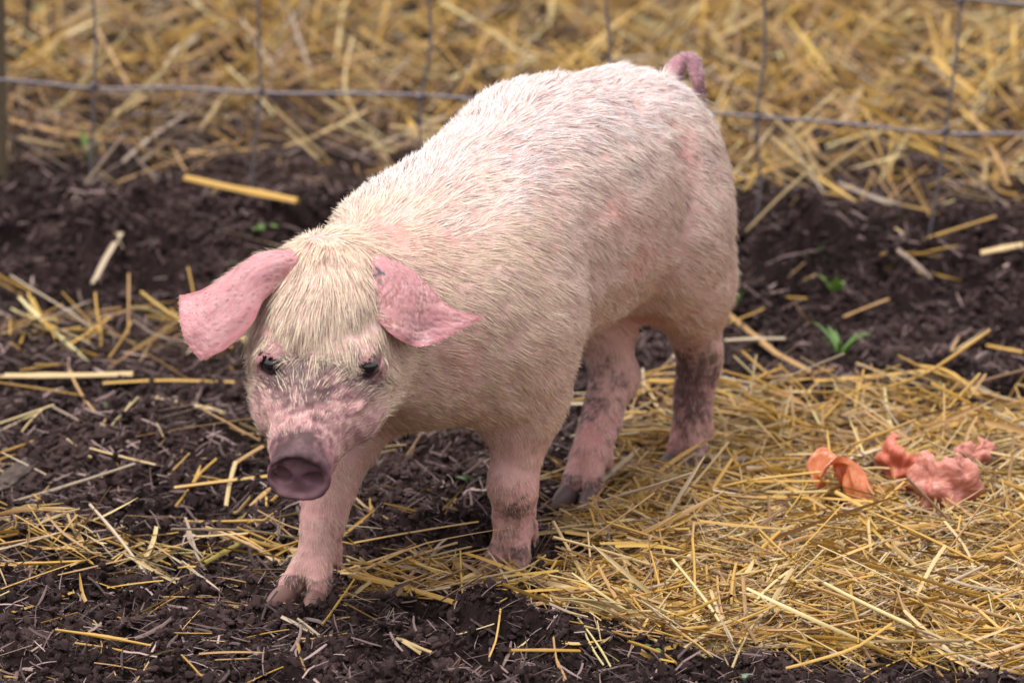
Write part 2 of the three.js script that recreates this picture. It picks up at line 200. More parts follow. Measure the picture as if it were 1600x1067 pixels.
// stalks that stand out one by one
const STALKS = [
  // [x1, y1, x2, y2, width, colour, kind, lift, label]
  [0, 891, 133, 887, 9, 'golden', 'stem', 0, 'straight golden straw lying level at the very left edge below the grey chip'],
  [0, 939, 228, 863, 6, 'golden', 'flat', 0.004, 'long thin golden straw rising from the lower left edge towards the piglet'],
  [90, 908, 328, 848, 6, 'tan', 'flat', 0.006, 'long tan straw lying just above and along the rising golden one'],
  [18, 962, 112, 931, 7, 'golden', 'flat', 0, 'short golden straw near the lower left edge under the long rising straw'],
  [318, 897, 380, 862, 10, 'green', 'stem', 0.006, 'short thick greenish straw left of the raised forefoot'],
  [176, 931, 232, 890, 5, 'pale', 'flat', 0.003, 'pale straw, rising half of a sharp bend left of the forefoot'],
  [138, 915, 180, 931, 5, 'golden', 'flat', 0.003, 'golden straw, falling half of a sharp bend left of the forefoot'],
  [167, 945, 255, 933, 6, 'golden', 'flat', 0, 'thin golden straw on bare soil below the sharply bent straw'],
  [250, 938, 352, 939, 5, 'tan', 'blade', 0, 'thin tan blade ending left of the front hoof'],
  [135, 1005, 200, 1014, 9, 'golden', 'stem', 0.001, 'lone short golden straw on the dark soil at lower left'],
  [288, 823, 437, 820, 9, 'golden', 'stem', 0.004, 'straight golden straw lying level below the snout'],
  [196, 817, 292, 820, 4, 'tan', 'flat', 0, 'very thin tan straw left of the level straw below the snout'],
  [30, 856, 88, 873, 7, 'pale', 'flat', 0, 'short pale straw sloping down at the left edge above the golden one'],
  [385, 854, 429, 889, 6, 'white', 'flat', 0.004, 'thin whitish straw sloping down against the forward foreleg'],
  [422, 947, 470, 956, 13, 'golden', 'blade', 0.001, 'broad yellow leaf scrap right under the front hoof'],
  [464, 1010, 478, 1062, 8, 'tan', 'blade', 0.003, 'brown blade pointing at the viewer at the bottom below the hoof'],
  [0, 1037, 50, 1021, 6, 'grey', 'flat', 0, 'greyish stalk at the bottom left corner'],
  [48, 1042, 102, 1006, 6, 'grey', 'blade', 0.001, 'greyish rotten blade left of the lone short golden straw'],
  [0, 603, 210, 599, 13, 'pale', 'stem', 0.002, 'thick pale straw lying level at the left edge behind the snout'],
  [160, 617, 365, 609, 7, 'golden', 'flat', 0.001, 'thin golden straw running on from the thick pale one'],
  [212, 704, 405, 674, 6, 'tan', 'flat', 0.006, 'long tan straw whose end reaches the piglet cheek'],
  [318, 655, 406, 703, 6, 'tan', 'flat', 0.008, 'tan straw crossing the long one left of the cheek'],
  [99, 692, 141, 725, 5, 'pale', 'flat', 0.002, 'upper half of a kinked straw on dark soil left of the face'],
  [140, 723, 243, 749, 5, 'pale', 'flat', 0.002, 'lower half of a kinked straw on dark soil left of the face'],
  [78, 640, 131, 668, 5, 'grey', 'flat', 0.002, 'small greyish stalk below the thick pale straw'],
  [126, 676, 158, 659, 6, 'grey', 'blade', 0.002, 'small greyish blade touching the end of a grey stalk'],
  [157, 674, 219, 714, 11, 'grey', 'blade', 0.002, 'broad grey shred of bark left of the long tan straw'],
  [272, 794, 440, 774, 8, 'golden', 'stem', 0.008, 'golden straw pointing right at the chin under the snout'],
  [353, 814, 368, 744, 8, 'pale', 'flat', 0.014, 'pale straw pointing away beneath the left of the snout'],
  [364, 742, 411, 713, 7, 'tan', 'flat', 0.012, 'short tan straw just left of the snout disc'],
  [389, 809, 424, 779, 9, 'tan', 'blade', 0.008, 'tan blade just under the snout'],
  [108, 584, 149, 652, 6, 'tan', 'flat', 0.006, 'thin brown straw crossing the thick pale one at its middle'],
  [145, 452, 181, 372, 11, 'white', 'flat', 0.003, 'whitish straw, long arm of the V on the dark bank'],
  [178, 370, 192, 399, 9, 'white', 'flat', 0.004, 'whitish straw, short arm of the V on the dark bank'],
  [290, 339, 462, 380, 14, 'golden', 'stem', 0.012, 'thick golden straw at the foot of the fence behind the ear'],
  [0, 532, 46, 514, 8, 'pale', 'flat', 0.004, 'pale straw at the left edge below the dark bank'],
  [66, 530, 165, 524, 9, 'golden', 'flat', 0.004, 'golden straw under the dark bank left of the drooping ear'],
  [553, 872, 748, 839, 7, 'golden', 'flat', 0.006, 'long golden straw curving up between the two forelegs'],
  [528, 902, 633, 868, 8, 'golden', 'flat', 0.006, 'golden straw rising right beside the forward foot'],
  [546, 917, 706, 959, 11, 'golden', 'stem', 0.012, 'thick golden straw sloping down to the dark clod'],
  [618, 927, 702, 895, 10, 'golden', 'flat', 0.010, 'golden straw leaning over the thick one between the forefeet'],
  [533, 910, 648, 916, 9, 'pale', 'stem', 0.006, 'pale straw lying level between the forefeet'],
  [620, 902, 772, 877, 7, 'golden', 'flat', 0.012, 'golden straw whose end touches the standing forefoot'],
  [640, 881, 702, 916, 6, 'golden', 'flat', 0.016, 'thin golden straw crossing above others between the forefeet'],
  [530, 940, 596, 926, 10, 'golden', 'flat', 0.004, 'short golden straw right of the front hoof'],
  [664, 905, 702, 946, 6, 'pale', 'blade', 0.008, 'short pale blade just left of the dark clod'],
  [733, 917, 815, 891, 8, 'golden', 'flat', 0.012, 'golden straw lying across the toes of the standing forefoot'],
  [764, 879, 860, 917, 12, 'pale', 'blade', 0.020, 'broad pale blade leaning on the standing forefoot'],
  [803, 952, 925, 944, 10, 'golden', 'flat', 0.006, 'golden straw along the top of the dark clod'],
  [818, 922, 1022, 972, 12, 'pale', 'stem', 0.014, 'long thick pale straw sloping down right of the standing forefoot'],
  [878, 918, 945, 952, 13, 'golden', 'stem', 0.018, 'short fat golden straw over the long pale one'],
  [898, 940, 1034, 977, 10, 'golden', 'stem', 0.010, 'golden straw lying close under the long pale one'],
  [990, 913, 1034, 988, 9, 'brown', 'flat', 0.016, 'brown straw crossing the end of the long pale one'],
  [958, 952, 1034, 914, 7, 'pale', 'flat', 0.008, 'pale straw rising to the right by the brown one'],
  [935, 876, 957, 834, 4, 'twig', 'flat', 0.012, 'thin dark twig right of the standing foreleg'],
  [503, 944, 652, 953, 6, 'twig', 'flat', 0.004, 'dark purplish twig lying level right of the front hoof'],
  [690, 977, 752, 938, 9, 'grey', 'flat', 0.004, 'grey root standing out of the dark clod'],
  [1118, 626, 1278, 628, 9, 'pale', 'stem', 0.010, 'pale straw lying level right of the hind leg'],
  [1272, 621, 1452, 604, 12, 'golden', 'flat', 0.014, 'broad golden straw along the back edge of the litter'],
  [1318, 741, 1512, 689, 11, 'golden', 'stem', 0.020, 'golden straw running behind the orange peel and the pink peel'],
  [1343, 784, 1527, 861, 10, 'golden', 'stem', 0.022, 'long golden straw running down right from the orange peel'],
  [1288, 892, 1412, 834, 10, 'golden', 'stem', 0.020, 'golden straw rising to the right below the orange peel'],
  [1383, 833, 1442, 872, 10, 'pale', 'flat', 0.024, 'short pale straw below the pink peel crossing the end of another'],
  [1388, 864, 1493, 902, 13, 'pale', 'stem', 0.020, 'thick pale straw sloping down in front of the pink peel'],
  [1318, 828, 1384, 917, 10, 'golden', 'flat', 0.016, 'golden straw pointing at the viewer under the orange peel'],
  [1128, 839, 1232, 806, 8, 'golden', 'flat', 0.018, 'golden straw in front of the farther hind foot, left of the peels'],
  [1284, 682, 1306, 634, 13, 'tan', 'blade', 0.018, 'broad tan blade pointing away behind the orange peel'],
  [1345, 952, 1396, 1004, 10, 'grey', 'blade', 0.018, 'greyish flat blade in the litter well below the pink peel'],
  [1498, 997, 1578, 959, 10, 'pale', 'flat', 0.020, 'pale straw rising at the lower right corner'],
  [1027, 951, 1158, 955, 8, 'golden', 'stem', 0.014, 'golden straw lying level at the bottom right of the clod'],
  [1178, 692, 1231, 637, 6, 'white', 'flat', 0.018, 'thin whitish straw right of the hind foot'],
  [1258, 867, 1352, 891, 6, 'brown', 'flat', 0.016, 'thin brown straw below the orange peel'],
  [1462, 804, 1600, 784, 8, 'golden', 'flat', 0.018, 'golden straw running from the pink peel to the right edge'],
  [1508, 645, 1522, 712, 13, 'tan', 'blade', 0.016, 'broad tan blade pointing away behind the pink peel'],
  [1134, 508, 1257, 609, 10, 'tan', 'stem', 0.020, 'tan straw leaning down from the hind leg over dark soil'],
  [1134, 523, 1192, 500, 12, 'golden', 'flat', 0.006, 'short fat golden straw behind the hind leg'],
  [1128, 539, 1219, 535, 11, 'white', 'stem', 0.004, 'whitish straw lying level behind the hind leg'],
  [1318, 512, 1389, 484, 7, 'tan', 'flat', 0.010, 'tan straw right behind the grass tuft'],
  [1533, 417, 1600, 404, 13, 'pale', 'stem', 0.006, 'thick pale straw at the right edge on the dark bank'],
  [1403, 410, 1457, 456, 9, 'grey', 'blade', 0.004, 'pinkish grey shred on the dark bank under the fence'],
  [1468, 592, 1500, 541, 8, 'tan', 'blade', 0.008, 'tan blade on dark soil behind the pink peel'],
  [1543, 549, 1600, 560, 10, 'golden', 'stem', 0.006, 'golden straw at the right edge on the dark soil'],
  [178, 197, 246, 153, 15, 'pale', 'flat', 0.020, 'pale stalk behind the fence just under the middle wire'],
  [254, 122, 302, 74, 15, 'white', 'flat', 0.020, 'whitish stalk behind the fence above the middle wire'],
  [1320, 216, 1352, 158, 18, 'white', 'blade', 0.030, 'broad whitish leaf behind the fence at the middle wire'],
  [1238, 188, 1282, 272, 12, 'tan', 'flat', 0.024, 'tan stalk falling below the middle wire behind the fence'],
  [1138, 302, 1244, 268, 11, 'golden', 'stem', 0.012, 'golden stalk behind the fence just right of the rump'],
  [1300, 18, 1392, 82, 16, 'golden', 'flat', 0.020, 'broad golden stalk far behind the fence near the top right'],
];
STALKS.forEach(([x1, y1, x2, y2, w, colour, kind, lift, label], i) => {
  const a = onGround(x1, y1), b = onGround(x2, y2), width = w / FPX * camPos.distanceTo(a) * (kind === 'blade' ? 1.1 : 0.9);
  restOn(a, b, width * 0.3 + lift * 0.5);
  const shape = { ...strawShape(500 + i, kind, true) }, m = new THREE.Mesh(strawGeometry(shape, a.distanceTo(b), width), strawMats[colour]);
  m.position.copy(a).lerp(b, 0.5); m.quaternion.copy(layAlong(a, b, (i % 5 - 2) * 0.2));
  put(m, colour === 'twig' ? 'twig' : 'straw_stalk', { label, category: colour === 'twig' ? 'twig' : 'straw', group: 'loose straws on the ground' });
});
// the mass of the litter: the largest near ones are objects, the rest is one mass
const tint = (r, z, x = 1) => { const k = r(); if (z < -0.9 && r() < 0.55 * smooth(0.15, -0.3, x) * smooth(-0.75, -0.2, z - fenceZ(x))) return k < 0.55 ? 'brown' : k < 0.8 ? 'grey' : 'tan'; return k < 0.38 ? 'golden' : k < 0.65 ? 'pale' : k < 0.84 ? 'tan' : k < 0.91 ? 'brown' : k < 0.97 ? 'white' : 'grey'; };
function strawSpot(r, near) {
  for (let n = 0; n < 60; n++) {
    const z = near ? mix(-0.32, 0.42, r()) : (r() < 0.40 ? mix(-0.9, 0.5, r()) : mix(-3.2, -0.85, Math.pow(r(), 1.3))), x = (r() * 2 - 1) * (z < -0.85 ? 0.95 + (-0.85 - z) * 0.25 : 0.75), c = strawCover(x, z);
    if (r() < c * c * 0.98 + 0.02) return [x, z, c];
  }
  return null;
}
const CLEAR = [[1312, 806, 0.022], [1474, 798, 0.03], [1424, 768, 0.03], [1512, 744, 0.02], [1314, 556, 0.02]].map(([px, py, r]) => { const p = onGround(px, py); return [p.x, p.z + 0.01, r]; });   // peels and tuft lie on top
function strawPose(r, L, w, near) {
  const s = strawSpot(r, near); if (!s) return null; const [x, z, c] = s;
  for (const [fx, fz] of FEET) if (Math.hypot(x - fx, z - fz) < 0.02 + L * 0.32) return null;
  for (const [qx, qz, qr] of CLEAR) if (Math.hypot(x - qx, z - qz) < qr + L * 0.2) return null;
  const flow = n2(x * 6 + 40, z * 6) * 1.7 + (r() - 0.5) * 2.6, dx = Math.cos(flow) * L / 2, dz = Math.sin(flow) * L / 2 * 0.9;
  const a = V(x - dx, 0, z - dz), b = V(x + dx, 0, z + dz); const tiltS = (r() - 0.5) * 0.42 * (z < -0.85 ? 2.2 : 1) * L; a.y = groundY(a.x, a.z) - tiltS; b.y = groundY(b.x, b.z) + tiltS;
  restOn(a, b, w * 0.3); const pile = Math.pow(r(), 1.3) * 0.020 * c * (z < -0.85 ? 2.2 : 1) - (r() < 0.5 ? 0.003 : 0); a.y += pile; b.y += pile;
  return { a, b, z, x };
}
{
  const r = rngOf(900); let n = 0; const store = SHAPES.map((s) => [0.065, 0.1, 0.14].map((L) => ({ L, g: strawGeometry(s, L, 0.0034 + 0.0012 * (s.kind === 'blade')) })));
  while (n < 205) {
    const g = store[Math.floor(r() * 24)][Math.floor(r() * r() * 3)], pose = strawPose(r, g.L, 0.0034, true); if (!pose || Math.abs(pose.x) > 0.5) continue;
    const colour = tint(r, pose.z), m = new THREE.Mesh(g.g, strawMats[colour]); m.position.copy(pose.a).lerp(pose.b, 0.5); m.position.y += 0.004; m.quaternion.copy(layAlong(pose.a, pose.b, (r() - 0.5) * 1.5)); n++;
    const right = pose.x > 0.05, hue = { golden: 'golden', pale: 'pale yellow', tan: 'tan', brown: 'brown', white: 'whitish', grey: 'greyish' }[colour], size = g.L > 0.12 ? 'long' : g.L > 0.08 ? 'medium' : 'short';
    const where = right ? (pose.z > 0.1 ? 'litter front right of the piglet' : 'litter beside the hind feet') : pose.z > 0.05 ? 'thin litter round the forefeet' : 'thin litter behind the head';
    put(m, 'straw_stalk', { label: `${size} ${hue} straw lying loose in the ${where}`, category: 'straw', group: `${size} ${hue} straws, ${where}` });
  }
  const mass = new THREE.Group(), mat = new THREE.MeshStandardMaterial({ map: strawMap, roughness: 0.45, side: THREE.DoubleSide });
  SHAPES.forEach((s, v) => {
    for (const [L, w, count] of [[0.05, 0.0028, 300], [0.085, 0.0032, 250], [0.13, 0.0036, 100], [0.028, 0.0022, 240]]) {
      scatterInto(mass, 'straw', strawGeometry(s, L, w * (s.kind === 'blade' ? 1.7 : 1)), mat, count, 1000 + v * 7 + Math.round(L * 1000), (q) => {
        const p = strawPose(q, L, w, false); if (!p) return null; const t = 0.72 + 0.5 * q(), c = STRAW[tint(q, p.z, p.x)], big = p.z < -0.85 ? 0.9 + q() * 0.35 : 1, fat = big * (0.55 + 1.0 * q() * q());
        return { pos: p.a.clone().lerp(p.b, 0.5), quat: layAlong(p.a, p.b, q() * 6), scale: V(big, fat, fat), color: c.map((k) => Math.min(0.85, k * t)) };
      });
    }
    for (const [L, w, count] of [[0.022, 0.0018, 210], [0.042, 0.0022, 260], [0.07, 0.0021, 130]]) scatterInto(mass, 'straw', strawGeometry(s, L, w * (s.kind === 'blade' ? 1.7 : 1)), mat, count, 3000 + v * 7 + Math.round(L * 1000), (q) => {
      const p = strawPose(q, L, w, true); if (!p) return null; const t = 0.7 + 0.5 * q(), c = STRAW[tint(q, p.z)], fat = 0.6 + 1.1 * q() * q(); return { pos: p.a.clone().lerp(p.b, 0.5), quat: layAlong(p.a, p.b, q() * 6), scale: V(1, fat, fat), color: c.map((k) => Math.min(0.85, k * t)) };
    });
  });
  put(mass, 'straw_litter', { kind: 'stuff', label: 'loose mass of yellow and brown straw strewn over the ground', category: 'straw' });
}

// ------------------------------------------------------------------ wire fence, post, stick
function onFence(px, py) { let p = atZ(px, py, -0.93); for (let i = 0; i < 8; i++) p = atZ(px, py, fenceZ(p.x)); return p; }
const wireMat = new THREE.MeshStandardMaterial({ color: new THREE.Color(0.19, 0.175, 0.2), metalness: 0.55, roughness: 0.55 });
function wire(points, r, seg = 60) { return new THREE.TubeGeometry(new THREE.CatmullRomCurve3(points), seg, r, 7); }
{
  const fence = new THREE.Group(), wav = rngOf(5);
  const rows = {                                                     // three line wires in view, lowest on the soil
    low: [[-900, 300], [0, 322], [145, 327], [400, 336], [700, 347], [945, 360], [1180, 373], [1320, 381], [1480, 388], [1600, 394], [2300, 430]],
    mid: [[-900, 92], [15, 127], [145, 133], [280, 137], [405, 143], [655, 152], [800, 158], [945, 166], [1183, 184], [1330, 191], [1478, 204], [1600, 212], [2300, 246]],
    top: [[-900, -122], [0, -74], [405, -58], [660, -48], [945, -32], [1190, -14], [1500, 1], [1600, 5], [2300, 40]],
  };
  const stays = [[[138, -72], [140, 40], [147, 133], [146, 230], [142, 327]], [[404, -58], [406, 60], [407, 143], [400, 250], [390, 340]], [[668, -48], [666, 70], [657, 152], [652, 250], [648, 345]], [[944, -32], [946, 70], [948, 166], [946, 260], [946, 360]],
    [[1195, -14], [1190, 80], [1183, 184], [1186, 290], [1176, 373]], [[1502, 1], [1500, 90], [1478, 204], [1462, 300], [1449, 386]]];
  for (const sx of [-390, -120]) stays.push([[sx, -95 + (sx + 390) * 0.04], [sx + 3, 20], [sx, 113 + (sx + 390) * 0.04], [sx - 4, 220], [sx, 312]]);
  for (const sx of [1770, 2040]) stays.push([[sx, 14], [sx - 3, 110], [sx, 220], [sx - 8, 320], [sx - 12, 402]]);
  for (const k of ['low', 'mid', 'top']) part(wire(rows[k].map(([x, y]) => { const p = onFence(x, y); p.y += (wav() - 0.5) * 0.007; return p; }), 0.0019, 120), wireMat, 'line_wire', fence);
  const upper = rows.top.map(([x, y]) => { const p = onFence(x, y); p.y += 0.155; return p; }), crest = upper.map((p) => p.clone().setY(p.y + 0.17));
  part(wire(upper, 0.0019, 120), wireMat, 'line_wire', fence); part(wire(crest, 0.0022, 120), wireMat, 'line_wire', fence);
  const knotGeo = new THREE.TorusGeometry(0.0033, 0.0014, 6, 10);
  for (const s of stays) {
    const pts = s.map(([x, y]) => onFence(x, y)); pts.forEach((p, i) => { p.z += 0.0036; if (i % 2) p.x += (wav() - 0.5) * 0.012; }); const top = pts[0].clone(); pts.unshift(top.clone().setY(top.y + 0.325), top.clone().setY(top.y + 0.16));
    part(wire(pts, 0.0016), wireMat, 'stay_wire', fence);
    for (const q of [pts[0], pts[1], pts[2], pts[4], pts[6]]) { const k = part(knotGeo, wireMat, 'knot', fence); k.position.copy(q); k.position.z -= 0.001; k.rotation.set(0.3, 0.5, 0.8); k.scale.set(1, 1.2, 1.6); }
  }
  put(fence, 'wire_fence', { label: 'grey woven wire stock fence behind the piglet', category: 'fence' });
}
const barkTone = noiseTexture(256, 31, (u, v, r) => { const s = 170 + 34 * torus(u, 0.3, 14) + 24 * torus(u, v, 9, 3) + (r() - 0.5) * 30; return [s, s * 0.97, s * 0.9].map((x) => clamp(x, 0, 255)); }); barkTone.colorSpace = THREE.SRGBColorSpace;
function pole(r0, r1, h, seed, seg = 24) {
  const g = new THREE.CylinderGeometry(r1, r0, h, seg, 40, false), p = g.attributes.position; g.translate(0, h / 2, 0);
  for (let i = 0; i < p.count; i++) { const x = p.getX(i), y = p.getY(i), z = p.getZ(i), a = Math.atan2(z, x), s = 1 + 0.05 * n3(Math.cos(a) * 2 + seed, y * 3, Math.sin(a) * 2) - 0.07 * Math.max(0, n3(Math.cos(a) * 5, y * 1.2 + seed, Math.sin(a) * 5)); p.setX(i, x * s + 0.01 * n3(seed, y * 2, 1) * y); p.setZ(i, z * s); }
  g.computeVertexNormals(); return g;
}
{
  const mat = new THREE.MeshStandardMaterial({ color: new THREE.Color(0.30, 0.25, 0.17), map: barkTone, bumpMap: barkTone, bumpScale: 0.003, roughness: 0.85 });
  for (const [px, label] of [[-31, 'weathered wooden fence post at the left edge']]) {
    const p = onFence(px, 320), m = new THREE.Mesh(pole(0.03, 0.027, 1.1, 2), mat); m.position.set(p.x, groundY(p.x, p.z - 0.034) - 0.06, p.z - 0.034); put(m, 'fence_post', { label, category: 'post' });
  }
  const s = new THREE.Mesh(pole(0.006, 0.004, 0.4, 5, 10), new THREE.MeshStandardMaterial({ color: new THREE.Color(0.05, 0.035, 0.03), roughness: 0.85 })), q = onGround(36, 104); s.position.copy(q); s.position.y -= 0.02; s.rotation.z = -0.06; s.rotation.x = -0.15;
  put(s, 'stick', { label: 'thin dark stick standing in the straw behind the fence near the post', category: 'stick' });
}
// ------------------------------------------------------------------ vegetable peels
function peel(seed, spread, shape, mat, fold) {                      // a crumpled skin: shape(u, v) -> point in metres
  const N = 40, pos = [], idx = [];
  const P = (u, v) => { const p = shape(u, v), q = [u * 1.5 + seed * 9, v * 1.5, seed]; const a = n3(...q), b = n3(u * 2.3 + seed, v * 2.3 + 3, 1), c = n3(u * 11, v * 11, seed * 3); const f = fold * (0.8 * a + 0.55 * (Math.abs(b) * 2 - 0.7) + 0.05 * c); return [p[0] + f * p[3] + fold * 0.15 * b, p[1] + f * p[4], p[2] + f * p[5] + fold * 0.15 * a]; };
  for (const s of [0, 1]) for (let i = 0; i <= N; i++) for (let j = 0; j <= N; j++) { const u = i / N, v = j / N, p = P(u, v), sh = shape(u, v); pos.push(p[0] - s * 0.0008 * sh[3], p[1] - s * 0.0008 * sh[4], p[2] - s * 0.0008 * sh[5]); }
  const st = N + 1, M = st * st; for (let i = 0; i < N; i++) for (let j = 0; j < N; j++) { const a = i * st + j, b = a + 1, c = a + st, d = c + 1; idx.push(a, b, c, b, d, c, a + M, c + M, b + M, b + M, c + M, d + M); }
  const rim = []; for (let i = 0; i < N; i++) rim.push(i * st); for (let j = 0; j < N; j++) rim.push(N * st + j); for (let i = N; i > 0; i--) rim.push(i * st + N); for (let j = N; j >= 0; j--) rim.push(j);
  for (let i = 0; i < rim.length - 1; i++) idx.push(rim[i], rim[i + 1], rim[i] + M, rim[i + 1], rim[i + 1] + M, rim[i] + M);
  const g = new THREE.BufferGeometry(); g.setAttribute('position', new THREE.Float32BufferAttribute(pos, 3)); g.setIndex(idx); g.computeVertexNormals();
  const uvs = new Float32Array(pos.length / 3 * 2); for (let i = 0; i < uvs.length / 2; i++) { uvs[2 * i] = Math.floor((i % M) / st) / N; uvs[2 * i + 1] = (i % st) / N; } g.setAttribute('uv', new THREE.BufferAttribute(uvs, 2));
  const m = new THREE.Mesh(g, mat); return m;
}
function skinMap(seed, a, b) { const t = noiseTexture(128, seed, (u, v, r) => { const k = clamp(0.5 + 0.5 * torus(u, v, 3, seed) + 0.3 * torus(u, v, 9, 1) + 0.2 * torus(u, v, 24, 2)); return [0, 1, 2].map((i) => mix(a[i], b[i], k) + (r() - 0.5) * 14); }); t.colorSpace = THREE.SRGBColorSpace; return t; }
{
  const orange = new THREE.MeshPhysicalMaterial({ map: skinMap(41, [224, 126, 72], [240, 176, 134]), roughness: 0.34, clearcoat: 0.25, clearcoatRoughness: 0.25, transmission: 0.4, side: THREE.DoubleSide });
  const pink = new THREE.MeshPhysicalMaterial({ map: skinMap(42, [206, 116, 98], [234, 182, 168]), roughness: 0.48, clearcoat: 0.12, clearcoatRoughness: 0.3, transmission: 0.35, side: THREE.DoubleSide });
  const redder = pink.clone(); redder.map = skinMap(43, [212, 98, 70], [234, 158, 136]);
  // orange: a strip that arches up and comes down wide
  const path = new THREE.CatmullRomCurve3([V(-0.019, 0.016, 0), V(-0.020, 0.030, -0.003), V(-0.010, 0.042, -0.006), V(0.002, 0.036, 0), V(0.009, 0.020, 0.006), V(0.012, 0.001, 0.012)]), wid = [0.012, 0.014, 0.014, 0.014, 0.018, 0.026];
  const strip = (u, v) => { const p = path.getPoint(u), t = path.getTangent(u), k = u * 5, i = Math.min(4, Math.floor(k)), w = mix(wid[i], wid[i + 1], k - i) * Math.sqrt(Math.max(0.05, Math.min(1, u * 6))), s = v * 2 - 1, side = V(0.62, 0, 0.78).addScaledVector(t, -0.3).normalize(), n = V().crossVectors(t, side).normalize(); p.addScaledVector(side, s * w).addScaledVector(n, -s * s * w * 0.45); return [p.x, p.y, p.z, n.x, n.y, n.z]; };
  const base = (px, py, m, name, label, dy) => { const p = onGround(px, py); m.position.copy(p); m.position.y += dy; return put(m, name, { label, category: 'peel', group: 'vegetable peels on the straw' }); };
  base(1312, 806, peel(3, 0, strip, orange, 0.006), 'vegetable_peel', 'glossy orange peel standing in a curl on the straw', 0.012);
  const cup = (R, t0, t1, p0, p1, turn, lean, seed) => (u, v) => {    // piece of a torn skin: part of a dented ball, open on one side
    const th = mix(t0, t1, u) + 0.16 * n3(v * 3, seed, u), ph = mix(p0, p1, v) + 0.16 * n3(u * 3, seed + 4, v), d = V(Math.sin(ph) * Math.cos(th), Math.cos(ph), Math.sin(ph) * Math.sin(th));
    const dent = 1 + 0.24 * n3(d.x * 1.15 + seed, d.y * 1.15, d.z * 1.15) + 0.10 * (0.4 - Math.abs(n3(d.x * 1.9, d.y * 1.9 + seed, d.z * 1.9))), e = new THREE.Euler(lean, turn, 0), n = d.clone().applyEuler(e), p = d.multiplyScalar(R * dent).applyEuler(e); return [p.x, p.y, p.z, n.x, n.y, n.z]; };
  base(1474, 798, peel(7, 0, cup(0.031, 0.2, 3.6, 0.35, 2.2, 0.3, 0.25, 2), pink, 0.0014), 'vegetable_peel', 'large crumpled pink peel, nearest of the pink pieces', 0.030);
  base(1424, 768, peel(12, 0, cup(0.029, 0.9, 3.7, 0.5, 2.1, -0.4, 0.5, 6), redder, 0.0014), 'vegetable_peel', 'orange red peel tucked behind the large crumpled one', 0.028);
  base(1512, 744, peel(17, 0, cup(0.024, 0.0, 2.9, 0.5, 1.7, 0.6, 0.2, 9), pink, 0.0014), 'vegetable_peel', 'dull pink peel lying farthest back of the pieces', 0.020);
  base(1366, 782, peel(23, 0, cup(0.016, 0.4, 2.6, 0.6, 1.7, 0.2, 0.3, 14), redder, 0.002), 'vegetable_peel', 'smallest pink scrap of peel between the orange and pink ones', 0.010);
}
